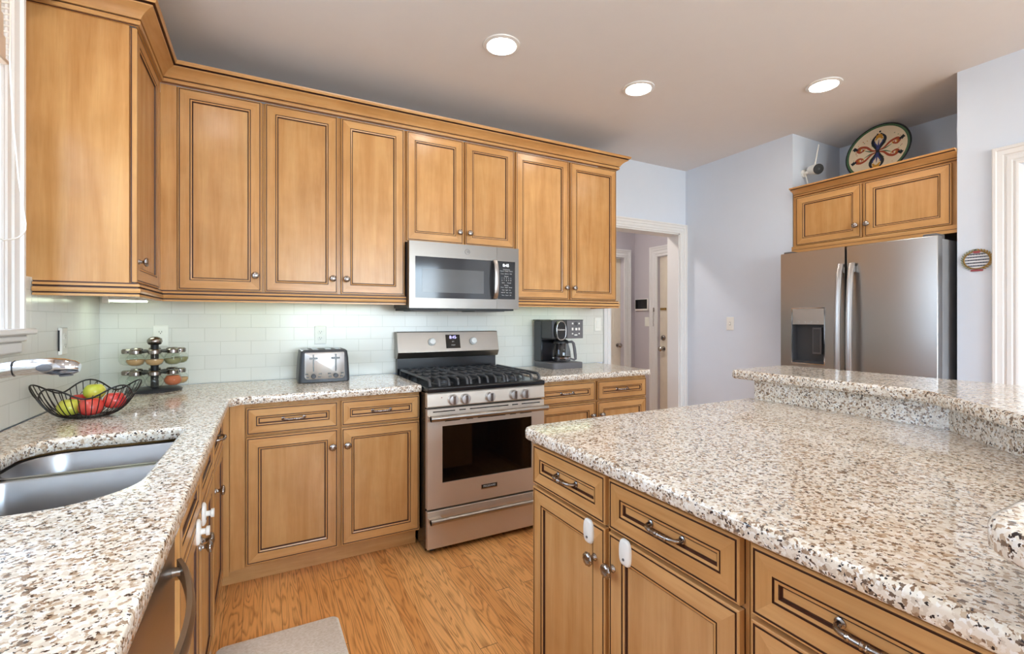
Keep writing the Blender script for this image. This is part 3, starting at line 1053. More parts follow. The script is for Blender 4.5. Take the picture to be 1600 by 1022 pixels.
# ------------------------------------------------------------------ counters
CT = 0.935
CE = 0.625
outer = [(0.0015, -3.6), (CE - 0.012, -3.6), (CE, -0.70), (0.672, -0.655), (1.552, -0.655), (1.552, -0.009), (0.0015, -0.009)]
outer = round_poly(outer, [0, 0, 0.03, 0.03, 0.006, 0, 0], 5)
hole = round_poly([(0.146, -1.998), (0.512, -1.998), (0.527, -1.282), (0.146, -1.282)], [0.09, 0.15, 0.03, 0.11], 10)
o = slab('countertop', outer, 0.8965, CT, 'granite', hole)
tag(o, 'L-shaped speckled granite countertop holding the sink, fruit basket and toaster', 'countertop')
o = slab('countertop', round_poly([(2.316, -0.655), (3.292, -0.655), (3.292, -0.009), (2.316, -0.009)], [0.006, 0.02, 0, 0]), 0.8965, CT, 'granite')
tag(o, 'short speckled granite countertop under the coffee maker', 'countertop')

# sink
c = root('sink', (0.32, -1.55, 0.70), 'undermount stainless steel double-bowl sink in the granite counter', 'sink')


def bowl(name, poly, z_top, depth, cap):
    mb = MB(); rings = []
    rings.append([(x, y, z_top) for x, y in offset_poly(poly, -0.018)])
    rings.append([(x, y, z_top) for x, y in poly])
    for d, dz in ((0.003, 0.006), (0.008, depth * 0.6), (0.014, depth - 0.045), (0.022, depth - 0.02), (0.04, depth - 0.006), (0.065, depth)):
        rings.append([(x, y, z_top - dz) for x, y in offset_poly(poly, d)])
    mb.loops(rings, 'sink', cap0=False, cap1=True)
    cx = sum(p[0] for p in poly) / len(poly); cy = sum(p[1] for p in poly) / len(poly)
    o = mb.build(name, c, smooth=60)
    mb = MB(); mb.lathe([(0.045, 0), (0.043, 0.003), (0.03, 0.002), (0.01, 0.001)], (cx - 0.05, cy, z_top - depth + 0.0005), (0, 0, 1), 24, 'chrome')
    mb.build('drain', o, smooth=40)
    return o


bowl('bowl', round_poly([(0.140, -1.515), (0.522, -1.515), (0.531, -1.276), (0.140, -1.276)], [0.05, 0.04, 0.03, 0.10], 8), 0.885, 0.19, True)
bowl('bowl', round_poly([(0.140, -2.004), (0.516, -2.004), (0.521, -1.552), (0.140, -1.552)], [0.08, 0.145, 0.04, 0.05], 8), 0.884, 0.21, True)

# faucet
c = root('faucet', (0.06, -1.52, CT), 'chrome pull-out kitchen faucet arching over the sink', 'faucet')
mb = MB(); mb.lathe([(0.03, 0.001), (0.03, 0.008), (0.024, 0.014), (0.022, 0.10), (0.022, 0.13), (0.018, 0.15)], (0.06, -1.52, CT), (0, 0, 1), 24, 'chrome')
mb.build('body', c, smooth=40)
mb = MB()
sp = [(0.06, -1.52, 1.06), (0.075, -1.52, 1.115), (0.11, -1.52, 1.150), (0.15, -1.52, 1.166), (0.185, -1.52, 1.172)]
mb.tube(sp, [0.021, 0.021, 0.0205, 0.02, 0.02], 'chrome', 18); mb.build('spout', c, smooth=50)
mb = MB()
hs = [(0.187, 0.019, 1.1725), (0.205, 0.021, 1.174), (0.235, 0.022, 1.176), (0.262, 0.024, 1.174), (0.285, 0.023, 1.172), (0.305, 0.019, 1.170), (0.316, 0.012, 1.169)]
mb.tube([(x, -1.52, z) for x, r, z in hs], [r for x, r, z in hs], 'chrome', 18)
h = mb.build('spray_head', c, smooth=50)
mb = MB(); mb.ell((0.250, -1.5435, 1.173), 0.017, 0.004, 0.010, 'grey', 16, 8); mb.build('button', h, smooth=60)
mb = MB(); mb.lathe([(0.0205, -0.001), (0.0215, 0), (0.0205, 0.001)], (0.186, -1.52, 1.1722), (1, 0, 0), 18, 'blackm'); mb.build('seam_ring', h)
mb = MB(); mb.lathe([(0.015, 0), (0.014, 0.004)], (0.288, -1.52, 1.151), (0.05, 0, -1), 18, 'grey'); mb.build('spray_face', h)
mb = MB(); mb.tube([(0.06, -1.545, 1.02), (0.06, -1.60, 1.05), (0.065, -1.64, 1.09)], [0.009, 0.008, 0.006], 'chrome', 10); mb.build('lever', c, smooth=50)

# ------------------------------------------------------------------ range
c = root('gas_range', (1.934, -0.36, 0), 'stainless steel gas range with black cooktop under the microwave', 'range')
rx0, rx1, RY = 1.557, 2.311, -0.735
mb = MB().box(rx0, rx1, -0.70, -0.02, 0.02, 0.895, 'black')
for x_ in (rx0 + 0.05, rx1 - 0.05):
    for y_ in (-0.66, -0.08):
        mb.cyl((x_, y_, 0), (x_, y_, 0.021), 0.018, 'blackm')
mb.build('body', c)
mb = MB().box(rx0 + 0.001, rx1 - 0.001, -0.748, -0.075, 0.897, 0.926, 'black')
cook = mb.build('cooktop', c, bevel=0.007, seg=3)
for (x_, y_, r_) in ((1.70, -0.57, 0.05), (1.70, -0.24, 0.04), (1.934, -0.40, 0.055), (2.17, -0.57, 0.05), (2.17, -0.24, 0.04)):
    mb = MB(); mb.lathe([(r_ + 0.018, 0), (r_ + 0.016, 0.004), (r_, 0.005), (r_, 0.012), (r_ * 0.95, 0.012), (r_ * 0.95, 0.019), (r_ * 0.8, 0.022)], (x_, y_, 0.926), (0, 0, 1), 24, 'iron')
    mb.build('burner', cook, smooth=40)
GX = [(1.572, 1.812), (1.817, 2.051), (2.056, 2.296)]
for gi, (ga, gb) in enumerate(GX):
    mb = MB(); zt = 0.965
    yb_, yf_ = -0.10, -0.715

    def bar(x_, ya=yb_, w=0.006):
        p = [(x_, ya, 0.930), (x_, ya - 0.003, 0.950), (x_, ya - 0.016, zt), (x_, (ya + yf_) / 2, zt), (x_, yf_ + 0.030, zt), (x_, yf_ + 0.012, zt - 0.006), (x_, yf_ + 0.003, zt - 0.018), (x_, yf_, 0.930)]
        mb.tube(p, w, 'iron', 6)
    for x_ in (ga + 0.008, ga + 0.064, (ga + gb) / 2, gb - 0.064, gb - 0.008):
        bar(x_, w=0.0095 if x_ in (ga + 0.008, gb - 0.008) else 0.0078)
    for y_ in (-0.13, -0.24, -0.40, -0.57):
        mb.tube([(ga + 0.008, y_, zt - 0.002), (gb - 0.008, y_, zt - 0.002)], 0.0068, 'iron', 6)
    mb.build('grate', c, smooth=50)
# front control panel
mb = MB().prism([(-0.70, 0.815), (RY + 0.003, 0.815), (RY - 0.004, 0.822), (RY, 0.888), (RY + 0.004, 0.8955), (-0.70, 0.8955)], rx0, rx1, 'steel_oven', 'x')
pan = mb.build('control_panel', c)
for x_ in (1.705, 1.779, 1.935, 2.093, 2.168):
    mb = MB(); mb.lathe([(0.030, 0), (0.030, 0.004), (0.027, 0.006), (0.027, 0.022), (0.024, 0.026), (0.010, 0.027)], (x_, RY - 0.0025, 0.852), (0, -1, 0), 28, 'knobst')
    mb.box(x_ - 0.0065, x_ + 0.0065, RY - 0.039, RY - 0.0285, 0.829, 0.875, 'nickel')
    mb.build('burner_knob', pan, smooth=40)
mb = MB().cyl((1.64, RY - 0.002, 0.868), (1.64, RY - 0.004, 0.868), 0.003, 'ribbon'); mb.build('indicator', pan)
# oven door
mb = MB()
dz0, dz1 = 0.255, 0.806
wx0, wx1, wz0, wz1 = 1.645, 2.222, 0.392, 0.708
yd = RY
mb.box(rx0 + 0.001, wx0, yd, -0.701, dz0, dz1, 'steel_oven'); mb.box(wx1, rx1 - 0.001, yd, -0.701, dz0, dz1, 'steel_oven')
mb.box(wx0, wx1, yd, -0.701, dz0, wz0, 'steel_oven'); mb.box(wx0, wx1, yd, -0.701, wz1, dz1, 'steel_oven')
od = mb.build('oven_door', c)
mb = MB().box(wx0 + 0.0005, wx1 - 0.0005, yd + 0.006, yd + 0.012, wz0 + 0.0005, wz1 - 0.0005, 'dglass'); plabel(mb.build('oven_window', od), 'black glass oven window')
mb = MB()
for a, w in ((1.59, 0.13), (1.745, 0.04), (1.81, 0.25), (2.085, 0.04), (2.15, 0.13)):
    mb.box(a, a + w, yd - 0.0006, yd + 0.003, 0.788, 0.7935, 'black')
for a, w in ((1.66, 0.09), (1.79, 0.04), (1.86, 0.18), (2.07, 0.04), (2.14, 0.08)):
    mb.box(a, a + w, yd - 0.0006, yd + 0.003, 0.733, 0.7375, 'black')
mb.build('vent_slots', od)


def bar_handle(name, x0, x1, z, par, r=0.0155):
    mb = MB()
    mb.tube([(x0, yd - 0.048, z), (x1, yd - 0.048, z)], r, 'steel', 14)
    for x_ in (x0 + 0.035, x1 - 0.035):
        mb.box(x_ - 0.035, x_ + 0.035, yd - 0.05, yd - 0.0005, z - 0.009, z + 0.009, 'steel_oven')
    for x_ in (x0, x1 - 0.012):
        mb.cyl((x_, yd - 0.048, z), (x_ + 0.012, yd - 0.048, z), r + 0.0012, 'steel', seg=14)
    return mb.build(name, par, smooth=40)


bar_handle('handle', 1.562, 2.308, 0.763, od)
mb = MB().box(1.882, 1.984, yd - 0.0025, yd - 0.0003, 0.317, 0.343, 'nickel'); mb.box(1.884, 1.982, yd - 0.0032, yd - 0.002, 0.322, 0.342, 'black')
bd = mb.build('name_badge', od)
text('badge_lettering', 'FRIGIDAIRE', 0.0155, (1.933, yd - 0.0034, 0.332), FACE_Y, 'print', bd)
mb = MB().box(rx0 + 0.001, rx1 - 0.001, RY, -0.701, 0.034, 0.243, 'steel_oven'); dr = mb.build('warming_drawer', c, bevel=0.003)
bar_handle('handle', 1.562, 2.308, 0.203, dr, 0.0145)
# backguard
mb = MB().prism([(-0.015, 0.9), (-0.062, 0.9), (-0.058, 1.06), (-0.015, 1.10)], rx0 + 0.008, rx1 - 0.008, 'black', 'x')
mb.build('backguard', c)
mb = MB().prism([(-0.012, 1.036), (-0.060, 1.036), (-0.084, 1.040), (-0.106, 1.079), (-0.074, 1.214), (-0.068, 1.219), (-0.012, 1.219)], rx0 + 0.001, rx1 - 0.001, 'steel', 'x')
cp = mb.build('rear_console', c, bevel=0.002)
nrm = Vector((0, -(1.214 - 1.079), -(0.106 - 0.074))).normalized(); nrm.z = -nrm.z


def on_console(x_, z_, e=0.0):
    y_ = -0.106 + (z_ - 1.079) / (1.214 - 1.079) * 0.032
    return Vector((x_, y_, z_)) + nrm * e


for x_ in (1.797, 2.107):
    mb = MB(); mb.lathe([(0.026, 0), (0.026, 0.004), (0.023, 0.006), (0.022, 0.024), (0.018, 0.028), (0.006, 0.029)], on_console(x_, 1.147, 0.0008), nrm, 28, 'white')
    mb.lathe([(0.0275, 0.0), (0.0275, 0.003), (0.024, 0.004)], on_console(x_, 1.147, 0.0006), nrm, 28, 'blackm')
    plabel(mb.build('oven_knob', cp, smooth=40), 'pale oven knob')
a = on_console(1.900, 1.100, 0.001); b_ = on_console(2.006, 1.100, 0.001); d_ = on_console(2.006, 1.195, 0.001); e_ = on_console(1.900, 1.195, 0.001)
mb = MB(); mb.loops([[p for p in (a, b_, d_, e_)], [p + nrm * 0.002 for p in (a, b_, d_, e_)]], 'dglass')
dp = mb.build('clock_panel', cp)
tilt = math.atan2(0.032, 0.135)
text('clock_digits', '8:45', 0.030, on_console(1.953, 1.176, 0.0034), (PI / 2 - tilt, 0, 0), 'disp', dp)
text('clock_marks', '-            +', 0.016, on_console(1.953, 1.174, 0.0034), (PI / 2 - tilt, 0, 0), 'print', dp)
text('clock_marks', 'SET', 0.011, on_console(1.953, 1.146, 0.0034), (PI / 2 - tilt, 0, 0), 'print', dp)
text('clock_marks', 'START', 0.010, on_console(1.953, 1.122, 0.0034), (PI / 2 - tilt, 0, 0), 'print', dp)

# ------------------------------------------------------------------ microwave
c = root('microwave', (1.934, -0.2, 1.374), 'stainless steel over-the-range microwave mounted above the gas range', 'microwave')
mx0, mx1, MY, mz0, mz1 = 1.5515, 2.3145, -0.40, 1.374, 1.788
mb = MB().box(mx0 + 0.004, mx1 - 0.004, MY + 0.045, -0.0085, mz0 + 0.004, mz1 - 0.001, 'dgrey'); mb.build('body', c)
mb = MB(); ox0, ox1, oz0, oz1 = 1.589, 2.139, 1.437, 1.695
dx1 = 2.146
mb.box(mx0, ox0, MY, MY + 0.044, mz0, mz1, 'steel_mw'); mb.box(ox1, dx1, MY, MY + 0.044, mz0, mz1, 'steel_mw')
mb.box(ox0, ox1, MY, MY + 0.044, mz0, oz0, 'steel_mw'); mb.box(ox0, ox1, MY, MY + 0.044, oz1, mz1, 'steel_mw')
dm = mb.build('door', c)
mb = MB().box(ox0 + 0.0004, ox1 - 0.0004, MY + 0.002, MY + 0.008, oz0 + 0.0004, oz1 - 0.0004, 'mglass'); dg_ = plabel(mb.build('door_glass', dm), 'dark glass window of the microwave door')
mb = MB().box(1.632, 2.052, MY + 0.0012, MY + 0.0019, 1.473, 1.622, 'mglass2')
mb.build('screen', dm)
mb = MB()
R_ = []
for k in range(13):
    t = k / 12
    R_.append((2.128, MY - 0.012 - 0.030 * math.sin(PI * t) ** 0.5, 1.440 + 0.258 * t))
rr = [[(p[0] + a, p[1] + b_, p[2]) for a, b_ in ((-0.015, 0.006), (-0.014, -0.004), (0, -0.008), (0.014, -0.004), (0.015, 0.006))] for p in R_]
mb.loops(rr, 'steel_z'); mb.cyl((2.128, MY - 0.0003, 1.452), (2.128, MY - 0.02, 1.452), 0.011, 'steel_z'); mb.cyl((2.128, MY - 0.0003, 1.686), (2.128, MY - 0.02, 1.686), 0.011, 'steel_z')
plabel(mb.build('handle', dm, smooth=40), 'vertical steel handle of the microwave')
mb = MB(); cx_, cz_ = 1.935, 1.742
mb.tube([(cx_ + 0.017 * math.cos(2 * PI * k / 28), MY - 0.0008, cz_ + 0.017 * math.sin(2 * PI * k / 28)) for k in range(28)], 0.0011, 'grey', 6, closed=True)
em = mb.build('emblem', dm)
text('emblem_lettering', 'GE', 0.017, (cx_, MY - 0.0008, cz_), FACE_Y, 'grey', em)
mb = MB().box(dx1 + 0.0015, mx1, MY, MY + 0.044, mz0, mz1, 'steel_mw'); ctl = mb.build('control_column', c)
mb = MB().box(2.154, 2.286, MY - 0.0015, MY + 0.002, 1.440, 1.696, 'black'); kp = mb.build('keypad', ctl, bevel=0.001)
yk = MY - 0.0018
text('display_digits', '8:45', 0.028, (2.215, yk, 1.668), FACE_Y, 'dispw', kp)
for zz, s_, tt in ((1.641, 0.010, 'Convenience'), (1.630, 0.0095, 'Popcorn  Potato  Reheat'), (1.612, 0.0095, 'Cook   Defrost   Melt'), (1.595, 0.010, 'Express'), (1.582, 0.0125, '1   2   3   4   5'), (1.567, 0.0125, '6   7   8   9   0'), (1.551, 0.011, 'Start      Cancel'), (1.534, 0.010, 'Settings'),
                   (1.520, 0.0095, 'Timer   Clock   Power'), (1.502, 0.0095, 'Help   Light   Fan'), (1.485, 0.0095, 'Add 30   Vent   Lock'), (1.467, 0.0095, 'Time   Sound   Off')):
    text('key_legend', tt, s_, (2.219, yk, zz), FACE_Y, 'print', kp)
mb = MB().box(mx0 + 0.008, mx1 - 0.03, MY + 0.02, -0.03, mz0 - 0.012, mz0 + 0.003, 'blackm');
un = mb.build('underside', c)
mb = MB()
for xa, xb in ((1.60, 1.82), (2.02, 2.24)):
    mb.box(xa, xb, -0.33, -0.09, mz0 - 0.017, mz0 - 0.0122, 'grey')
mb.build('grease_filter', un)

# ------------------------------------------------------------------ refrigerator
c = root('refrigerator', (4.6, -1.53, 0), 'stainless steel side-by-side refrigerator with ice and water dispenser', 'refrigerator')
fx, fy0, fy1, fz = 4.19, -1.99, -1.068, 1.79
mb = MB().box(fx + 0.075, 4.98, fy0 + 0.004, fy1 - 0.004, 0.02, 1.775, 'fridge_side')
for x_ in (4.32, 4.92):
    for y_ in (fy0 + 0.08, fy1 - 0.08):
        mb.cyl((x_, y_, 0), (x_, y_, 0.021), 0.02, 'blackm')
mb.build('cabinet_body', c)
ym = -1.508
dy0, dy1, dzl, dzh = -1.382, -1.150, 0.985, 1.388
mb = MB()
mb.box(fx, fx + 0.07, ym + 0.004, dy0, 0.055, fz, 'steel_z'); mb.box(fx, fx + 0.07, dy1, fy1, 0.055, fz, 'steel_z')
mb.box(fx, fx + 0.07, dy0, dy1, 0.055, dzl, 'steel_z'); mb.box(fx, fx + 0.07, dy0, dy1, dzh, fz, 'steel_z'); mb.box(fx + 0.055, fx + 0.07, dy0, dy1, dzl, dzh, 'steel_z')
fd = plabel(mb.build('freezer_door', c), 'narrower steel freezer door with the dispenser')
# dispenser
mb = MB()
f_ = lambda a, z, w: (fx - w, a, z)
rings = []
for d, w in ((0, -0.01), (0, 0.003), (-0.007, 0.003), (-0.007, 0.0)):
    rings.append([f_(dy0 - d, dzl - d, w), f_(dy0 - d, dzh + d, w), f_(dy1 + d, dzh + d, w), f_(dy1 + d, dzl - d, w)])
mb.loops([[f_(dy0 + q, dzl + q, w), f_(dy0 + q, dzh - q, w), f_(dy1 - q, dzh - q, w), f_(dy1 - q, dzl + q, w)] for q, w in ((0.0005, -0.012), (0.0005, 0.003), (0.007, 0.003), (0.007, -0.012))], 'chrome', cap0=False, cap1=False)
dsp = mb.build('dispenser', fd)
mb = MB().box(fx - 0.001, fx + 0.012, dy0 + 0.008, dy1 - 0.008, 1.268, dzh - 0.008, 'toast')
for k in range(4):
    mb.cyl((fx - 0.0025, dy0 + 0.05 + k * 0.044, 1.285), (fx - 0.001, dy0 + 0.05 + k * 0.044, 1.285), 0.006, 'print')
mb.build('dispenser_controls', fd)
mb = MB()
x1_ = fx + 0.05
mb.box(x1_, x1_ + 0.004, dy0 + 0.001, dy1 - 0.001, dzl + 0.001, dzh - 0.001, 'dgrey'); mb.box(fx + 0.003, x1_, dy0 + 0.008, dy1 - 0.008, dzl + 0.008, dzl + 0.022, 'dgrey')
mb.box(fx + 0.003, x1_, dy0 + 0.001, dy0 + 0.008, dzl + 0.008, 1.267, 'dgrey'); mb.box(fx + 0.003, x1_, dy1 - 0.008, dy1 - 0.001, dzl + 0.008, 1.267, 'dgrey')
mb.build('dispenser_recess', fd)
mb = MB().box(fx + 0.02, fx + 0.035, -1.345, -1.285, 1.06, 1.245, 'grey'); mb.box(fx + 0.017, fx + 0.0195, -1.338, -1.292, 1.072, 1.235, 'dgrey'); mb.build('dispenser_paddle', fd, bevel=0.002)
mb = MB()
ya_, yb2 = fy0, ym - 0.004
arc = []
for k in range(17):
    t = k / 16; arc.append((fx + 0.012 * (2 * t - 1) ** 2 - 0.004, ya_ + (yb2 - ya_) * t))  # front bowed so its edge picks up the sink window's reflected light
pl = arc + [(fx + 0.07, yb2), (fx + 0.07, ya_)]
mb.prism(pl, 0.055, fz, 'steel_z', 'z'); rd = plabel(mb.build('fresh_food_door', c, bevel=0.004), 'wider plain steel door of the refrigerator')
for par, yy in ((fd, -1.487), (rd, -1.556)):
    mb = MB(); rr = []
    for k in range(19):
        t = k / 18
        px_ = fx - 0.018 - 0.042 * math.sin(PI * t) ** 0.45
        z_ = 0.62 + 1.055 * t
        rr.append([(px_ + a, yy + b_, z_) for a, b_ in ((0.008, -0.017), (-0.002, -0.017), (-0.008, -0.009), (-0.009, 0.009), (-0.002, 0.017), (0.008, 0.017))])
    mb.loops(rr, 'steel_z')
    mb.box(fx - 0.03, fx - 0.0005, yy - 0.013, yy + 0.013, 0.64, 0.68, 'steel_z'); mb.box(fx - 0.03, fx - 0.0005, yy - 0.013, yy + 0.013, 1.615, 1.655, 'steel_z')
    mb.build('handle', par, smooth=40)
for ya_ in (fy0 + 0.01, fy1 - 0.075):
    mb = MB().box(fx + 0.02, fx + 0.13, ya_, ya_ + 0.065, 1.776, 1.805, 'grey'); mb.build('hinge_cover', c, bevel=0.004)

# ------------------------------------------------------------------ island
IX = 1.595
IE = 1.545
c = root('island_cabinet', (1.9, -2.22, 0), 'double-door island cabinet with white child locks at the range end', 'cabinet')
body(c, [(IX, 2.30, -2.634, -1.838, 0.1025, BT)])
body(c, [(IX + 0.07, IX + 0.085, -2.634, -1.838, 0.001, 0.102, 'wood_h')], name='toe_kick')
U_ = (0, -1, 0)
drawer(c, (IX, -1.842, 0.745), U_, NX, 0.380, 0.132); drawer(c, (IX, -2.238, 0.745), U_, NX, 0.388, 0.132)
door(c, (IX, -1.842, 0.115), U_, NX, 0.380, 0.620, knob=(0.338, 0.527), lock=(0.313, 0.590))
door(c, (IX, -2.238, 0.115), U_, NX, 0.388, 0.620, knob=(0.018, 0.530), lock=(0.068, 0.594))
c = root('island_cabinet', (1.9, -2.85, 0), 'island drawer cabinet under the overhanging bar end', 'cabinet')
body(c, [(IX, 2.22, -3.06, -2.636, 0.1025, BT)])
body(c, [(IX + 0.07, IX + 0.085, -3.06, -2.636, 0.001, 0.102, 'wood_h')], name='toe_kick')
drawer(c, (IX, -2.650, 0.745), U_, NX, 0.40, 0.132); drawer(c, (IX, -2.650, 0.435), U_, NX, 0.40, 0.300); drawer(c, (IX, -2.650, 0.115), U_, NX, 0.40, 0.31)
# cabinet back / knee wall that carries the bar
knee = [(1.60, -3.185), (2.33, -3.185), (2.90, -2.615), (2.90, -1.842), (2.786, -1.842), (2.786, -2.545), (2.267, -3.064), (1.60, -3.064)]
mb = MB().prism(knee, 0.001, 1.0235, 'wood_v')
tag(mb.build('island_back_panel'), 'wood panelled knee wall of the island that carries the raised bar', 'panel')
outer = round_poly([(IE - 0.008, -3.052), (2.255, -3.052), (2.783, -2.532), (2.783, -1.80), (IE, -1.81)], [0.0, 0, 0, 0.01, 0.045], 6)
o = slab('countertop', outer, 0.8965, CT, 'granite', ease=0.011)
tag(o, 'large lower granite countertop of the island', 'countertop')
rs = [(1.60, -3.062), (2.262, -3.062), (2.784, -2.540), (2.784, -1.838), (2.764, -1.838), (2.764, -2.532), (2.254, -3.042), (1.60, -3.042)]
mb = MB().prism(rs, CT + 0.0005, 1.0235, 'granite')
tag(mb.build('granite_riser'), 'granite upstand between the lower island counter and the raised bar', 'countertop')
bar = [(1.492, -3.42), (2.60, -3.42), (3.18, -2.84), (3.18, -1.715), (2.73, -1.735), (2.722, -2.475), (2.222, -2.985), (1.492, -2.985)]
o = slab('bar_top', round_poly(bar, [0.05, 0.05, 0.1, 0.06, 0.03, 0.12, 0.12, 0.07], 7), 1.024, 1.064, 'granite', ease=0.011)
tag(o, 'raised granite bar top curving round the island', 'countertop')

# ------------------------------------------------------------------ ceiling lights
for i, (x_, y_, lab) in enumerate(((1.868, -1.025, 'lit recessed ceiling light out from the short cabinet above the microwave'), (2.827, -1.015, 'lit recessed ceiling light between the other two, out from the white doorway'), (3.80, -1.583, 'lit recessed ceiling light in front of the refrigerator cabinet'))):
    c = root('recessed_ceiling_light', (x_, y_, CH - 0.01), lab, 'ceiling light', 'recessed ceiling lights')
    mb = MB(); mb.lathe([(0.098, -0.0005), (0.096, -0.006), (0.078, -0.010), (0.074, -0.006), (0.074, -0.0005)], (x_, y_, CH), (0, 0, 1), 40, 'trim', cap=False); mb.build('trim_ring', c, smooth=40)
    mb = MB(); mb.lathe([(0.0735, -0.0045), (0.0735, -0.0015)], (x_, y_, CH), (0, 0, 1), 40, 'can'); mb.build('lens', c)
for (x_, y_) in ((0.48, -1.47), (0.40, -3.45), (1.30, -3.40), (2.9, -3.6), (1.4, -5.0), (3.2, -5.0)):
    c = root('recessed_ceiling_light', (x_, y_, CH - 0.01), 'lit recessed ceiling light behind the photographer', 'ceiling light', 'lights behind the camera')
    mb = MB(); mb.lathe([(0.098, -0.0005), (0.096, -0.006), (0.078, -0.010), (0.074, -0.006), (0.074, -0.0005)], (x_, y_, CH), (0, 0, 1), 40, 'trim', cap=False); mb.build('trim_ring', c, smooth=40)
    mb = MB(); mb.lathe([(0.0735, -0.0045), (0.0735, -0.0015)], (x_, y_, CH), (0, 0, 1), 40, 'can'); mb.build('lens', c)
c = root('hall_ceiling_fill_light', (3.6, 0.75, CH - 0.06), 'unseen round ceiling light added to brighten the hall beyond the doorway', 'ceiling light')  # out-of-view lamp added to brighten the hall
M['hall'] = emit('hall_fill_glow', (1.0, 0.93, 0.86), HALL_POWER)
mb = MB(); mb.lathe([(0.14, -0.001), (0.14, -0.03)], (3.6, 0.75, CH), (0, 0, 1), 32, 'trim'); mb.build('fill_light_base', c)
mb = MB(); mb.lathe([(0.13, -0.0305), (0.12, -0.055), (0.08, -0.075), (0.02, -0.085)], (3.6, 0.75, CH), (0, 0, 1), 32, 'hall'); mb.build('fill_light_shade', c, smooth=60)

# ------------------------------------------------------------------ outlets and switches
def plate(name, f, ca, cz, lab, cat, kind='outlet', mat='cream', group=None, th=0.006, w=0.035, h=0.0575):
    """f maps (a, z, out)"""
    mb = MB()
    rings = [[f(ca + sx_ * (w - d), cz + sz_ * (h - d), o_) for sx_, sz_ in ((-1, -1), (1, -1), (1, 1), (-1, 1))] for d, o_ in ((0, 0.0005), (0, th * 0.6), (0.003, th))]
    p = tag(mb.loops(rings, mat).build(name), lab, cat, group)
    if kind == 'outlet':
        for s_ in (-1, 1):
            r = MB(); cc = f(ca, cz + s_ * 0.0195, th)
            N = Vector(f(ca, cz, 1)) - Vector(f(ca, cz, 0))
            ring = [(0.0165 * math.copysign(abs(math.cos(t)) ** 0.7, math.cos(t)), 0.0135 * math.copysign(abs(math.sin(t)) ** 0.7, math.sin(t))) for t in [2 * PI * k / 24 for k in range(24)]]
            r.loops([[f(ca + u * q, cz + s_ * 0.0195 + v * q, th + o_) for u, v in ring] for q, o_ in ((1, -0.0005), (1, 0.0012), (0.94, 0.002))], mat)
            for du in (-0.006, 0.006):
                q = [f(ca + du + a, cz + s_ * 0.0195 + 0.003 + z, th + 0.0022) for a, z in ((-0.001, -0.004), (0.001, -0.004), (0.001, 0.004), (-0.001, 0.004))]
                r.poly(q, 'black')
            r.poly([f(ca + 0.0022 * math.cos(t), cz + s_ * 0.0195 - 0.006 + 0.0024 * math.sin(t), th + 0.0022) for t in [2 * PI * k / 10 for k in range(10)]], 'black')
            r.build('receptacle', p)
    elif kind == 'switch':
        r = MB(); r.loops([[f(ca + a, cz + z, th + o_) for a, z in q] for q, o_ in (([(-0.005, -0.012), (0.005, -0.012), (0.005, 0.012), (-0.005, 0.012)], -0.0005), ([(-0.004, -0.006), (0.004, -0.006), (0.004, 0.006), (-0.004, 0.006)], 0.007))], mat)
        r.poly([f(ca + a, cz + z, th + 0.0003) for a, z in ((-0.007, -0.014), (0.007, -0.014), (0.007, 0.014), (-0.007, 0.014))], 'grey')
        r.build('toggle', p)
    elif kind == 'rocker':
        r = MB(); r.loops([[f(ca + sx_ * (0.016 - d), cz + sz_ * (0.033 - d), th + o_) for sx_, sz_ in ((-1, -1), (1, -1), (1, 1), (-1, 1))] for d, o_ in ((0, -0.0005), (0, 0.002), (0.003, 0.004))], mat)
        r.build('rocker', p)
    return p


fB = lambda a, z, o_: (a, -0.0085 - o_, z)
fL = lambda a, z, o_: (0.0005 + o_, a, z)
fR = lambda a, z, o_: (RX - o_, a, z)
fH = lambda a, z, o_: (HX - o_, a, z)
p = plate('wall_outlet', fL, -0.545, 1.21, 'cream wall outlet standing proud of the tile on the window wall', 'outlet', th=0.012)
mb = MB().box(0.0006, 0.006, -0.5822, -0.5803, 1.168, 1.256, 'blackm'); mb.build('gap_shade_strip', p)  # black strip stands in for shade in the gap behind the raised plate
plate('wall_outlet', fB, 0.262, 1.212, 'white wall outlet behind the spice rack', 'outlet')
plate('wall_outlet', fB, 1.086, 1.204, 'white wall outlet on the tile above the toaster', 'outlet')
plate('light_switch', fB, 3.305, 1.262, 'white switch plate at the end of the tile by the doorway', 'switch', 'rocker')
plate('light_switch', fR, -0.492, 1.268, 'white toggle switch on the plain wall near the refrigerator', 'switch', 'switch', 'white')
plate('light_switch', fH, 1.150, 1.278, 'white switch plate in the hall below the black keypad', 'switch', 'rocker')
c = root('security_keypad', (HX - 0.01, 1.23, 1.44), 'black security keypad on the hall wall', 'keypad')
mb = MB().box(HX - 0.022, HX - 0.0005, 1.118, 1.342, 1.418, 1.565, 'white'); mb.build('housing', c, bevel=0.004)
mb = MB().box(HX - 0.025, HX - 0.0222, 1.128, 1.332, 1.440, 1.558, 'black'); mb.build('screen', c, bevel=0.001)

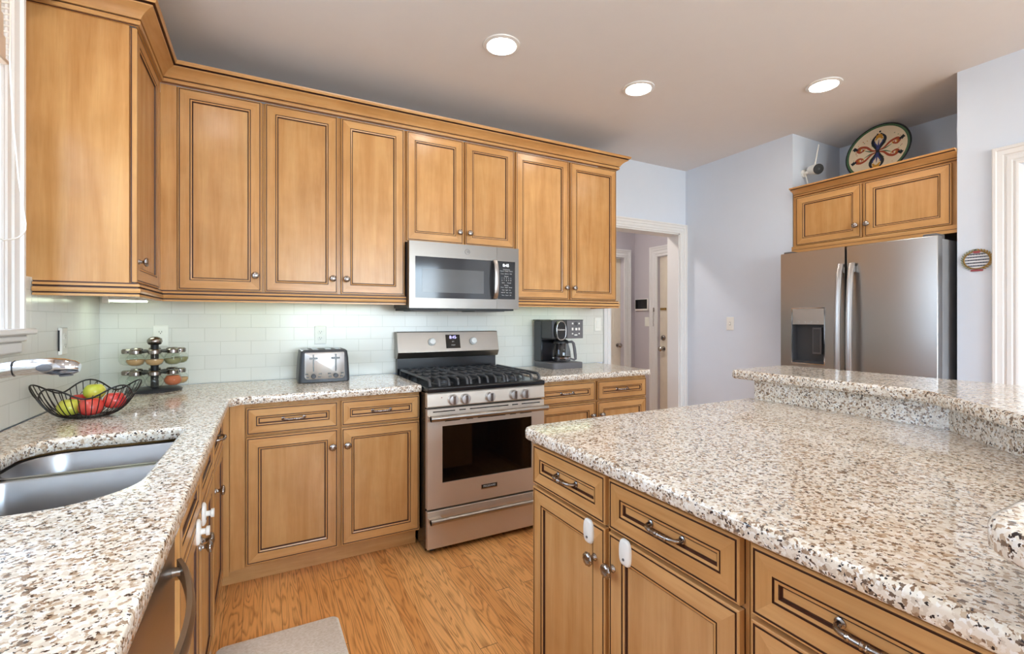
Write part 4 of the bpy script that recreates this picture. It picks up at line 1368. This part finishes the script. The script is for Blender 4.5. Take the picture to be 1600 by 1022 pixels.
# ------------------------------------------------------------------ window shade and cord
c = root('roman_shade', (0.0, -1.75, 2.14), 'beige fabric shade rolled down at the top of the sink window', 'window shade')
mb = MB()
for k in range(4):
    z0_ = 2.14 + k * 0.075
    mb.box(-0.012 + 0.004 * (3 - k), 0.012 + 0.005 * (3 - k), WY0 + 0.03, WY1 - 0.015, z0_, z0_ + 0.08, 'shade')
mb.build('fabric', c, bevel=0.008, seg=3)
mb = MB()
ring = []
for k in range(20):
    z_ = 2.15 + 0.015 * k
    ring.append((0.03, WY1 - 0.012, z_))
for k in range(16):
    mb.cyl((0.008, WY1 - 0.013, 2.16 + 0.019 * k), (0.032, WY1 - 0.006, 2.165 + 0.019 * k), 0.005, 'white', 0.002, 6)
mb.build('fringe', c)
mb = MB().box(-0.015, 0.035, WY0 + 0.03, WY1 - 0.015, 2.128, 2.1395, 'shade'); mb.build('bottom_bar', c, bevel=0.004)
mb = MB()
pp = [(0.052, -1.15, 2.40), (0.052, -1.157, 2.133), (0.052, -1.135, 1.938), (0.052, -1.095, 1.763), (0.052, -1.056, 1.660), (0.052, -1.043, 1.628), (0.052, -1.045, 1.606), (0.052, -1.062, 1.590), (0.052, -1.095, 1.572), (0.052, -1.135, 1.560), (0.052, -1.206, 1.545), (0.052, -1.27, 1.56), (0.052, -1.31, 1.62), (0.052, -1.30, 1.8), (0.052, -1.27, 2.1), (0.052, -1.26, 2.40)]
mb.tube(pp, 0.0022, 'white', 6)
tag(mb.build('shade_pull_cord', smooth=60), 'white pull cord looping down beside the sink window', 'cord')

# ------------------------------------------------------------------ mat
mb = MB(); pr_ = round_poly([(0.60, -2.2), (1.07, -2.2), (1.05, -1.055), (0.60, -1.055)], 0.03, 5)
mb.loops([[(x, y, 0.0005) for x, y in pr_], [(x, y, 0.010) for x, y in pr_], [(x, y, 0.015) for x, y in offset_poly(pr_, 0.006)]], 'rug')
tag(mb.build('kitchen_mat', smooth=40), 'beige woven kitchen mat on the oak floor along the sink cabinets', 'mat')

# ------------------------------------------------------------------ toaster
c = root('toaster', (1.081, -0.17, CT), 'four-slice chrome and black toaster on the granite counter', 'toaster')
tx0, tx1, ty0, ty1, tz1 = 0.942, 1.222, -0.295, -0.055, 1.126
mb = MB()
prof = [(0, 0.004), (0.0, 0.03), (0.006, 0.14), (0.012, 0.182), (0.022, 0.19)]
rings = []
for d, h_ in prof:
    rings.append([(x, y, CT + h_) for x, y in round_poly([(tx0 + d, ty0 + d * 0.6), (tx1 - d, ty0 + d * 0.6), (tx1 - d, ty1 - d * 0.6), (tx0 + d, ty1 - d * 0.6)], 0.022, 4)])
mb.loops(rings, 'dgrey')
for x_ in (tx0 + 0.03, tx1 - 0.03):
    for y_ in (ty0 + 0.03, ty1 - 0.03):
        mb.cyl((x_, y_, CT + 0.0005), (x_, y_, CT + 0.006), 0.012, 'blackm')
tb = mb.build('shell', c, smooth=40)
mb = MB()
P = lambda a, z, o_: (a, ty0 - 0.001 + (z - CT) * 0.035 - o_, z)
pl = round_poly([(0.972, CT + 0.022), (1.192, CT + 0.022), (1.190, CT + 0.176), (0.974, CT + 0.176)], [0.02, 0.02, 0.006, 0.006], 4)
mb.loops([[P(a, z, -0.002) for a, z in pl], [P(a, z, 0.003) for a, z in pl], [P(a, z, 0.0045) for a, z in offset_poly(pl, 0.002)]], 'toast')
tf = plabel(mb.build('front_plate', c, smooth=40), 'shiny chrome front plate')
for lx in (1.020, 1.142):
    mb = MB(); mb.poly([P(lx + a, z, 0.0048) for a, z in ((-0.004, CT + 0.065), (0.004, CT + 0.065), (0.004, CT + 0.165), (-0.004, CT + 0.165))], 'black')
    mb.loops([[P(lx + a, CT + 0.143 + z, o_) for a, z in ((-0.022, -0.005), (0.022, -0.005), (0.022, 0.005), (-0.022, 0.005))] for o_ in (0.0046, 0.018)], 'black')
    mb.build('lever', tf)
    mb = MB(); mb.lathe([(0.0135, 0.0046), (0.0135, 0.014), (0.011, 0.017)], P(lx, CT + 0.040, 0), (0, -1, 0), 20, 'dgrey'); mb.build('dial', tf, smooth=40)
    for sx_ in (-1, 1):
        for dz_ in (0.052, 0.034):
            mb = MB(); a0 = lx + sx_ * (0.036 if dz_ > 0.04 else 0.032)
            mb.loops([[P(a0 + a, CT + dz_ + z, o_) for a, z in ((-0.008, -0.0035), (0.008, -0.0035), (0.008, 0.0035), (-0.008, 0.0035))] for o_ in (0.0046, 0.007)], 'black'); mb.build('button', tf)
for sx_ in (0.965, 1.090):
    for k in range(2):
        mb = MB().box(sx_ + k * 0.055, sx_ + 0.035 + k * 0.055, ty0 + 0.03, ty1 - 0.03, CT + 0.1885, CT + 0.1915, 'black'); mb.build('slot', tb)
    mb = MB().box(sx_ - 0.008, sx_ + 0.105, ty0 + 0.022, ty1 - 0.022, CT + 0.186, CT + 0.1895, 'chrome'); mb.build('slot_surround', tb)

# ------------------------------------------------------------------ coffee maker
c = root('coffee_maker', (2.775, -0.19, CT), 'black coffee maker with oval brew head and push-button panel', 'coffee maker')
x0, x1, y0, y1 = 2.648, 2.912, -0.330, -0.045
mb = MB(); pl = round_poly([(x0, y0), (x1, y0), (x1, y1), (x0, y1)], [0.03, 0.012, 0.012, 0.012], 4)
mb.loops([[(x, y, CT + 0.0005) for x, y in pl], [(x, y, CT + 0.042) for x, y in pl], [(x, y, CT + 0.046) for x, y in offset_poly(pl, 0.004)]], 'grey'); mb.build('base', c, smooth=40)
mb = MB().box(x0, x1 - 0.03, y1 - 0.10, y1, CT + 0.047, CT + 0.36, 'dgrey'); mb.box(x0 + 0.004, x1 - 0.035, y1 - 0.108, y1 - 0.1, CT + 0.047, CT + 0.21, 'black')
tw = mb.build('water_tower', c, bevel=0.006)
mb = MB().box(x0 - 0.006, x0 + 0.10, y1 - 0.09, y1 + 0.005, CT + 0.361, CT + 0.368, 'blackm'); mb.build('tank_lid', c, bevel=0.002)
mb = MB().box(x0 + 0.003, x0 + 0.112, y0 + 0.03, y1 - 0.1005, CT + 0.222, CT + 0.365, 'dgrey'); bh = mb.build('brew_head', c, bevel=0.012, seg=3)
mb = MB(); cx_, cz_ = x0 + 0.062, CT + 0.285
ov = [(0.044 * math.copysign(abs(math.cos(t)) ** 0.8, math.cos(t)), 0.072 * math.copysign(abs(math.sin(t)) ** 0.85, math.sin(t))) for t in [2 * PI * k / 36 for k in range(36)]]
mb.loops([[(cx_ + a * s_, y0 + 0.031 - o_, cz_ + b_ * s_) for a, b_ in ov] for s_, o_ in ((1, 0), (1, 0.03), (0.96, 0.037))], 'black'); bp_ = mb.build('brew_pod', c, smooth=40)
mb = MB(); mb.tube([(cx_ + a * 0.93, y0 - 0.007, cz_ + b_ * 0.95) for a, b_ in ov], 0.0032, 'chrome', 8, closed=True); plabel(mb.build('chrome_ring', bp_, smooth=60), 'oval chrome ring')
text('maker_name', 'Cuisinart', 0.017, (cx_, y0 - 0.0075, cz_ + 0.008), FACE_Y, 'white', bp_)
mb = MB().box(x0 + 0.118, x1, y0, y1 - 0.1005, CT + 0.226, CT + 0.362, 'grey'); mb.box(x0 + 0.116, x1 + 0.002, y0 - 0.002, y1 - 0.1005, CT + 0.3622, CT + 0.367, 'blackm')
cb = mb.build('control_box', c, bevel=0.005)
mb = MB(); px0 = x0 + 0.196
for (a, z_, w_, h_) in ((-0.030, 0.338, 0.006, 0.006), (0.030, 0.338, 0.006, 0.006), (-0.030, 0.297, 0.007, 0.010), (0.030, 0.297, 0.007, 0.010), (0.004, 0.296, 0.009, 0.009), (-0.030, 0.262, 0.006, 0.005), (0.030, 0.262, 0.006, 0.005), (0, 0.252, 0.013, 0.005)):
    mb.box(px0 + a - w_, px0 + a + w_, y0 - 0.0035, y0 - 0.0003, CT + z_ - h_, CT + z_ + h_, 'white')
mb.build('buttons', cb, bevel=0.001)
mb = MB(); mb.lathe([(0.014, 0.0003), (0.014, 0.003)], (px0, y0, CT + 0.337), (0, -1, 0), 20, 'dgrey'); dd = mb.build('display', cb)
c = root('coffee_carafe', (2.79, -0.235, CT + 0.047), 'glass coffee carafe with black handle standing in the coffee maker', 'carafe')
ccx, ccy = 2.775, -0.236
mb = MB(); mb.lathe([(0.055, 0.0005), (0.072, 0.006), (0.075, 0.04), (0.072, 0.08), (0.060, 0.125), (0.055, 0.14)], (ccx, ccy, CT + 0.0465), (0, 0, 1), 32, 'smokejug'); mb.build('jug', c, smooth=50)
mb = MB(); mb.lathe([(0.058, 0.1405), (0.058, 0.155), (0.045, 0.168), (0.01, 0.170)], (ccx, ccy, CT + 0.0465), (0, 0, 1), 28, 'blackm'); mb.build('lid', c, smooth=40)
mb = MB(); mb.lathe([(0.0735, 0.028), (0.0762, 0.029), (0.0762, 0.036), (0.0735, 0.037)], (ccx, ccy, CT + 0.0465), (0, 0, 1), 32, 'chrome', cap=False); mb.build('band', c, smooth=40)
mb = MB(); rr = []
for q in ((0.058, 0.150), (0.085, 0.152), (0.098, 0.140), (0.106, 0.10), (0.112, 0.05), (0.114, 0.02), (0.104, 0.014), (0.085, 0.02), (0.076, 0.024)):
    rr.append((ccx + q[0] * 0.88, ccy - q[0] * 0.42, CT + 0.0465 + q[1]))
mb.tube(rr, [0.009, 0.010, 0.011, 0.0115, 0.0115, 0.010, 0.008, 0.007, 0.006], 'grey', 10); mb.build('handle', c, smooth=60)

# ------------------------------------------------------------------ fruit basket
bx_, by_ = 0.178, -0.905
ax = Vector((0.8825, -0.47))
c = root('fruit_basket', (bx_, by_, CT), 'wavy black wire fruit basket beside the faucet', 'basket')


def rim(th):
    w = math.cos(5 * (th + PI / 2))
    return 0.161 + 0.013 * w, 0.104 + 0.021 * w


def bpnt(th, s_):
    r1, z1 = rim(th)
    r0 = 0.052
    r = r0 + (r1 - r0) * s_ ** 0.72
    z = 0.004 + (z1 - 0.004) * s_ ** 1.75
    d = ax * (r * math.cos(th)) + Vector((-ax.y, ax.x)) * (r * math.sin(th) * 0.86)
    return (bx_ + d.x, by_ + d.y, CT + z)


mb = MB(); mb.tube([bpnt(2 * PI * k / 72, 1) for k in range(72)], 0.0030, 'wire', 8, closed=True); mb.build('rim', c, smooth=60)
mb = MB(); mb.tube([bpnt(2 * PI * k / 36, 0) for k in range(36)], 0.0030, 'wire', 8, closed=True); mb.lathe([(0.05, 0.002), (0.05, 0.004)], (bx_, by_, CT), (0, 0, 1), 24, 'wire'); mb.build('base_ring', c, smooth=60)
mb = MB()
for k in range(46):
    th = 2 * PI * k / 46
    mb.tube([bpnt(th, j / 7) for j in range(8)], 0.0016, 'wire', 5)
mb.build('wire_ribs', c, smooth=60)


def apple(x_, y_, z_, r, mat, lab, tilt=(0, 0)):
    c = root('apple', (x_, y_, z_ - r * 0.9), lab, 'apple', 'apples in the wire basket')
    mb = MB(); seg = 24; rings = []
    for j in range(15):
        t = PI * j / 14
        rr_ = r * (math.sin(t) ** 0.9 if math.sin(t) > 0 else 0) * (1 + 0.05 * math.cos(t))
        zz = r * 0.9 * math.cos(PI - t) * (1 if abs(math.cos(t)) < 0.85 else 1 - 0.9 * (abs(math.cos(t)) - 0.85))
        rings.append([(x_ + max(rr_, 0.0005) * math.cos(2 * PI * k / seg), y_ + max(rr_, 0.0005) * math.sin(2 * PI * k / seg), z_ + zz) for k in range(seg)])
    mb.loops(rings, mat); mb.build('fruit', c, smooth=70)
    mb = MB(); mb.tube([(x_, y_, z_ + r * 0.72), (x_ + 0.002, y_, z_ + r * 0.9), (x_ + 0.006, y_ + 0.002, z_ + r * 1.06)], [0.0014, 0.0012, 0.002], 'stem', 6); mb.build('stem', c)
    return c


def bl(u, v):
    d = ax * u + Vector((-ax.y, ax.x)) * v
    return bx_ + d.x, by_ + d.y


x_, y_ = bl(-0.038, -0.034); apple(x_, y_, CT + 0.042, 0.036, 'green', 'yellow-green apple low in the basket front')
x_, y_ = bl(-0.056, 0.030); apple(x_, y_, CT + 0.050, 0.037, 'red', 'red apple behind the low yellow-green apple')
x_, y_ = bl(0.036, -0.026); apple(x_, y_, CT + 0.043, 0.038, 'red', 'large red apple in the middle front of the basket')
x_, y_ = bl(0.080, 0.026); apple(x_, y_, CT + 0.058, 0.036, 'red', 'red apple on the spice-rack side of the basket')
x_, y_ = bl(0.008, 0.020); apple(x_, y_, CT + 0.093, 0.034, 'green', 'yellow-green apple on top of the pile in the basket')

# ------------------------------------------------------------------ spice rack
sx_, sy_ = 0.270, -0.222
c = root('spice_rack', (sx_, sy_, CT), 'two-tier revolving spice rack with a round metal knob in the corner', 'spice rack')
mb = MB(); mb.lathe([(0.116, 0.001), (0.120, 0.007), (0.112, 0.012), (0.06, 0.018)], (sx_, sy_, CT), (0, 0, 1), 40, 'dgrey'); mb.build('base', c, smooth=40)
mb = MB(); mb.lathe([(0.017, 0.0185), (0.017, 0.236)], (sx_, sy_, CT), (0, 0, 1), 20, 'blackm'); mb.build('post', c, smooth=40)
mb = MB(); mb.lathe([(0.018, 0.2365), (0.027, 0.240), (0.033, 0.252), (0.032, 0.263), (0.024, 0.273), (0.010, 0.279)], (sx_, sy_, CT), (0, 0, 1), 24, 'nickel'); mb.build('top_knob', c, smooth=50)
JR = 0.106; JS = 1.28
for zz in (0.098, 0.205):
    mb = MB()
    mb.lathe([(0.0175, zz - 0.004), (0.072, zz - 0.004), (0.072, zz + 0.003), (0.0175, zz + 0.003)], (sx_, sy_, CT), (0, 0, 1), 28, 'blackm')
    for k in range(8):
        th = math.radians(-81 + 22.5 + 45 * k)
        mb.tube([(sx_ + 0.068 * math.cos(th), sy_ + 0.068 * math.sin(th), CT + zz), (sx_ + 0.116 * math.cos(th), sy_ + 0.116 * math.sin(th), CT + zz)], 0.0045, 'blackm', 6)
    mb.build('jar_tier', c)
JM = {}


def jar_meshes(fill):
    if fill in JM: return JM[fill]
    mb = MB(); mb.lathe([(0.014, 0.001), (0.024, 0.006), (0.030, 0.018), (0.030, 0.028), (0.024, 0.040), (0.017, 0.046), (0.017, 0.052)], (0, 0, 0), (0, 0, 1), 20, 'glass'); g = shared('glass_body', mb, 60)
    mb = MB(); mb.lathe([(0.019, 0.046), (0.021, 0.048), (0.021, 0.060), (0.017, 0.064)], (0, 0, 0), (0, 0, 1), 20, 'nickel'); l = shared('lid', mb, 40)
    s_ = None
    if fill:
        mat_, lvl = fill
        mb = MB(); pr2 = [(0.013, 0.003), (0.0225, 0.008), (0.0280, 0.018), (0.0285, 0.025)]
        if lvl > 0.5: pr2 += [(0.0275, 0.029), (0.020, 0.040)]
        mb.lathe(pr2, (0, 0, 0), (0, 0, 1), 20, mat_); s_ = shared('spice', mb, 40)
    JM[fill] = (g, l, s_)
    return JM[fill]


T, Rr, G = ('spice_tan', 0.4), ('spice_red', 1.0), ('spice_grn', 0.4)
spec = [(0.137, [(0, T, 'front upper-tier spice jar, part filled with tan powder'), (-45, T, 'upper-tier spice jar of tan powder beside the front one, toward the window'),
                 (45, G, 'nearly empty upper-tier spice jar beside the front one, toward the toaster'), (-90, None, 'clear upper-tier spice jar at the window end of the rack'), (90, G, 'upper-tier spice jar with green flakes at the toaster end')]),
        (0.030, [(0, None, 'front lower-tier clear spice jar'), (-45, None, 'clear lower-tier spice jar beside the front one, toward the window'),
                 (45, Rr, 'lower-tier spice jar full of orange-red spice'), (-90, None, 'clear lower-tier spice jar at the window end of the rack'), (90, T, 'lower-tier spice jar of tan powder behind the orange-red one')])]
for tier, (zz, lst) in enumerate(spec):
    for a_, fill, lab in lst + [(q, None, 'clear spice jar at the back of the %s tier, next to the tile' % ('upper' if tier == 0 else 'lower')) for q in (135, 180, -135)]:
        th = math.radians(-81 + a_)
        g, l, s_ = jar_meshes(fill)
        r_ = root('spice_jar', (sx_ + JR * math.cos(th), sy_ + JR * math.sin(th), CT + zz), lab, 'jar', ('rear jars of the %s tier' % ('upper' if tier == 0 else 'lower')) if abs(a_) > 100 else None)
        for nm, me in (('glass_body', g), ('lid', l), ('spice', s_)):
            if me is not None:
                o = bpy.data.objects.new(nm, me); COL.objects.link(o); o.parent = r_; o.scale = (JS, JS, JS)

# ------------------------------------------------------------------ decorative plate
c = root('decorative_plate', (4.76, -1.455, 2.291), 'round painted ceramic plate leaning on the wall above the refrigerator cabinet', 'plate')
PR = 0.208; ta = math.radians(13)
PN = Vector((-math.cos(ta), 0, math.sin(ta) * 1.0)); PU = Vector((0, -1, 0)); PV = Vector((math.sin(ta), 0, math.cos(ta)))
PC = Vector((4.72, -1.455, 2.535))
mb = MB()
mb.lathe([(0.12, -0.016), (PR * 0.97, -0.004), (PR, 0.002), (PR - 0.002, 0.005), (PR - 0.010, 0.004)], PC, PN, 56, 'plate_k', cap=False)
mb.lathe([(0.12, -0.016), (0.12, -0.010), (0.0, -0.010)], PC, PN, 56, 'plate_c', cap=False)
mb.lathe([(PR - 0.010, 0.004), (PR - 0.022, 0.0025), (PR - 0.024, 0.0024)], PC, PN, 56, mats=['plate_g', 'plate_k'], cap=False)
mb.lathe([(PR - 0.024, 0.0024), (0.145, -0.003), (0.125, -0.008), (0.0, -0.009)], PC, PN, 56, 'plate_c', cap=False)
dish = mb.build('dish', c, smooth=40)


def pp_(u, v, e):
    r = math.hypot(u, v)
    base = -0.009 if r < 0.125 else (-0.008 + (r - 0.125) / 0.02 * 0.005 if r < 0.145 else -0.003 + (r - 0.145) / 0.053 * 0.0054)
    return PC + PU * u + PV * v + PN * (base + e)


def petal(mb, u, v, L_, W_, ang, mat, e, n=12, hook=0.0):
    ca, sa = math.cos(ang), math.sin(ang)
    rows = []
    for i in range(n + 1):
        t = i / n
        w = W_ * math.sin(PI * min(1, t * 1.0)) ** 0.8 * (0.5 + 0.9 * t) + 0.0004
        cx_ = L_ * t; cy_ = hook * t * t
        rows.append((cx_, cy_, w))
    for i in range(n):
        q = []
        for (a, b_, w), s_ in ((rows[i], 1), (rows[i], -1), (rows[i + 1], -1), (rows[i + 1], 1)):
            x_, y_ = a, b_ + s_ * w
            q.append(pp_(u + x_ * ca - y_ * sa, v + x_ * sa + y_ * ca, e))
        mb.poly(q, mat)


def stroke(mb, pts, w, mat, e, n=20, k0=1.6):
    """painted brush stroke through plan points (Catmull-Rom), width w or (start, middle, end)"""
    P_ = [Vector(p) for p in pts]; P_ = [P_[0] * 2 - P_[1]] + P_ + [P_[-1] * 2 - P_[-2]]
    cs = []
    for i in range(1, len(P_) - 2):
        for k in range(8):
            t = k / 8
            a, b_, c_, d_ = P_[i - 1:i + 3]
            cs.append(0.5 * ((2 * b_) + (c_ - a) * t + (2 * a - 5 * b_ + 4 * c_ - d_) * t * t + (3 * b_ - a - 3 * c_ + d_) * t ** 3))
    cs.append(P_[-2])
    ww = tuple(q * k0 for q in w)
    rows = []
    for i, c_ in enumerate(cs):
        t = i / (len(cs) - 1)
        tg = (cs[min(i + 1, len(cs) - 1)] - cs[max(i - 1, 0)]).normalized()
        nn = Vector((-tg.y, tg.x))
        h = (ww[0] + (ww[1] - ww[0]) * min(1, t * 2)) if t < 0.5 else (ww[1] + (ww[2] - ww[1]) * (t * 2 - 1))
        rows.append((c_ + nn * h, c_ - nn * h))
    for (a, b_), (c_, d_) in zip(rows, rows[1:]):
        mb.poly([pp_(a.x, a.y, e), pp_(b_.x, b_.y, e), pp_(d_.x, d_.y, e), pp_(c_.x, c_.y, e)], mat)


def blob(mb, u, v, r, mat, e, ry=None):
    ry = ry or r
    ring = [(u + r * math.cos(2 * PI * k / 18), v + ry * math.sin(2 * PI * k / 18)) for k in range(18)]
    for k in range(18):
        a, b_ = ring[k], ring[(k + 1) % 18]
        mb.poly([pp_(u, v, e), pp_(*a, e), pp_(*b_, e)], mat)


mb = MB()
for s_ in (1, -1):
    f2 = lambda *q: [(a, b_ * s_) for a, b_ in q]
    blob(mb, 0, 0.102 * s_, 0.036, 'plate_y', 0.0006, 0.034)
    blob(mb, 0, 0.078 * s_, 0.017, 'plate_c', 0.0011, 0.022)
    for k_ in (1, -1):
        stroke(mb, f2((0, 0.0), (0.012 * k_, 0.03), (0.036 * k_, 0.075), (0.034 * k_, 0.108), (0.008 * k_, 0.138)), (0.005, 0.0075, 0.002), 'plate_k', 0.0016)
        stroke(mb, f2((0.004 * k_, 0.005), (0.008 * k_, 0.040), (0.024 * k_, 0.070), (0.022 * k_, 0.085)), (0.002, 0.0032, 0.001), 'plate_b', 0.0021)
        stroke(mb, f2((0.006 * k_, 0.004), (0.020 * k_, 0.030), (0.046 * k_, 0.060)), (0.002, 0.003, 0.001), 'plate_g', 0.0013)
    stroke(mb, f2((0, 0), (0, 0.045), (0, 0.088)), (0.002, 0.003, 0.001), 'plate_b', 0.0023)
    stroke(mb, f2((-0.024, 0.092), (0, 0.120), (0.024, 0.092)), (0.003, 0.007, 0.003), 'plate_y', 0.0018)
    blob(mb, 0.004, 0.150 * s_, 0.007, 'plate_k', 0.0015)
for s_ in (1, -1):
    for k_ in (1, -1):
        f2 = lambda *q: [(a * s_, b_ * k_) for a, b_ in q]
        stroke(mb, f2((0.006, 0.004), (0.040, 0.018), (0.075, 0.052), (0.110, 0.062), (0.132, 0.045), (0.118, 0.026), (0.096, 0.034), (0.102, 0.048)), (0.003, 0.0065, 0.002), 'plate_r', 0.0015)
        blob(mb, 0.110 * s_, 0.044 * k_, 0.027, 'plate_y', 0.0008, 0.023)
        stroke(mb, f2((0.132, 0.045), (0.150, 0.060), (0.166, 0.052)), (0.004, 0.006, 0.001), 'plate_k', 0.0017)
        stroke(mb, f2((0.146, 0.040), (0.156, 0.058), (0.150, 0.074)), (0.002, 0.004, 0.001), 'plate_k', 0.0018)
        stroke(mb, f2((0.02, 0.004), (0.05, 0.012), (0.085, 0.030)), (0.001, 0.003, 0.001), 'plate_g', 0.0012)
blob(mb, 0, 0, 0.012, 'plate_k', 0.0027)
rnd = random.Random(3)
for k in range(90):
    a_ = rnd.uniform(0, 2 * PI); r_ = rnd.uniform(0.06, 0.19)
    petal(mb, r_ * math.cos(a_), r_ * math.sin(a_), rnd.uniform(0.006, 0.012), 0.0022, rnd.uniform(0, 6.28), rnd.choice(['plate_r', 'plate_g', 'plate_y']), 0.0005, n=4)
mb.build('painted_pattern', dish)

# ------------------------------------------------------------------ security camera
c = root('security_camera', (4.55, -1.10, 2.40), 'small white security camera with upright antenna on the niche wall', 'security camera')
mb = MB(); mb.lathe([(0.03, 0), (0.03, 0.012), (0.014, 0.018), (0.013, 0.05)], (4.52, -1.0405, 2.452), (0, -1, 0), 24, 'white'); mb.build('mount', c, smooth=40)
d_ = Vector((-0.50, -0.82, -0.22)).normalized(); p0 = Vector((4.545, -1.085, 2.472))
mb = MB(); mb.lathe([(0.024, 0), (0.034, 0.006), (0.040, 0.07), (0.040, 0.098), (0.037, 0.104)], p0, d_, 32, 'white'); cbod = mb.build('housing', c, smooth=40)
mb = MB(); mb.lathe([(0.0385, 0.1045), (0.037, 0.108), (0.010, 0.1085)], p0, d_, 32, 'blackm'); mb.lathe([(0.009, 0.1087), (0.007, 0.111)], p0, d_, 16, 'dgrey'); plabel(mb.build('lens', cbod, smooth=40), 'round black lens')
mb = MB(); q = p0 + d_ * 0.06 + Vector((0, 0, 0.038)); mb.tube([q, q + Vector((0.012, -0.02, 0.15))], [0.0055, 0.004], 'white', 10); mb.build('antenna', c, smooth=60)
mb = MB(); mb.tube([(4.52, -1.06, 2.44), (4.53, -1.065, 2.40), (4.56, -1.06, 2.345)], 0.004, 'white', 8); mb.build('cable', c, smooth=60)

# ------------------------------------------------------------------ wall plaque
py_, pz_ = -2.117, 1.640
c = root('wall_plaque', (CX - 0.006, py_, 1.57), 'small oval wreath plaque with lettering and red ribbon beside the door casing', 'plaque')
W = lambda a, z, o_: (CX - 0.0005 - o_, py_ - a, pz_ + z)
ea, eb = 0.052, 0.046
mb = MB()
for k in range(11):
    za = -eb + 2 * eb * k / 11; zb = -eb + 2 * eb * (k + 1) / 11
    wa = ea * math.sqrt(max(0.02, 1 - (za / eb) ** 2)); wb = ea * math.sqrt(max(0.02, 1 - (zb / eb) ** 2))
    mb.loops([[W(-wa, za, o_), W(wa, za, o_), W(wb, zb, o_), W(-wb, zb, o_)] for o_ in (0.0, 0.006)], 'plq' if k % 2 == 0 else 'plq2')
pq = mb.build('face', c)
mb = MB()
rnd = random.Random(5)
for k in range(5):
    z_ = 0.030 - k * 0.0155
    a = -ea * 0.75
    while a < ea * 0.7:
        w_ = rnd.uniform(0.003, 0.010)
        mb.poly([W(a, z_ - 0.0022, 0.0065), W(a + w_, z_ - 0.0022, 0.0065), W(a + w_, z_ + 0.0022, 0.0065), W(a, z_ + 0.0022, 0.0065)], 'ink'); a += w_ + 0.003
mb.build('lettering', pq)
mb = MB(); mb.tube([W(1.08 * ea * math.cos(2 * PI * k / 36), 1.08 * eb * math.sin(2 * PI * k / 36), 0.006) for k in range(36)], 0.0035, 'gold', 8, closed=True)
fr_ = mb.build('frame', c, smooth=60)
mb = MB()
for k in range(30):
    t = 2 * PI * (k + 0.5) / 30
    if abs(t - 1.5 * PI) < 0.25: continue
    dirn = t + (PI / 2 - 0.6 if math.cos(t) > 0 else -PI / 2 + 0.6)
    u, v = 1.14 * ea * math.cos(t), 1.14 * eb * math.sin(t)
    Lf = 0.016
    q = []
    for s_, w_ in ((0, 0.0005), (0.3, 0.0035), (0.65, 0.0035), (1, 0.0004)):
        q.append((u + math.cos(dirn) * Lf * s_, v + math.sin(dirn) * Lf * s_, w_))
    up_ = [W(a - math.sin(dirn) * w_, b_ + math.cos(dirn) * w_, 0.007) for a, b_, w_ in q]; dn = [W(a + math.sin(dirn) * w_, b_ - math.cos(dirn) * w_, 0.007) for a, b_, w_ in q]
    ul = [W(a - math.sin(dirn) * w_, b_ + math.cos(dirn) * w_, 0.003) for a, b_, w_ in q]; dl = [W(a + math.sin(dirn) * w_, b_ - math.cos(dirn) * w_, 0.003) for a, b_, w_ in q]
    mb.loops([ul + dl[::-1], up_ + dn[::-1]], 'gold' if math.cos(t) > 0.1 else 'leaf')
mb.build('wreath_leaves', c)
mb = MB(); mb.loops([[W(a, z, o_) for a, z in ((-0.026, -0.064), (0.024, -0.064), (0.027, -0.054), (-0.026, -0.054))] for o_ in (0.002, 0.008)], 'ribbon'); mb.loops([[W(a, z, o_) for a, z in ((-0.012, 0.038), (0.012, 0.038), (0.018, 0.050), (-0.018, 0.050))] for o_ in (0.007, 0.010)], 'ribbon'); plabel(mb.build('ribbon', c), 'red ribbon')
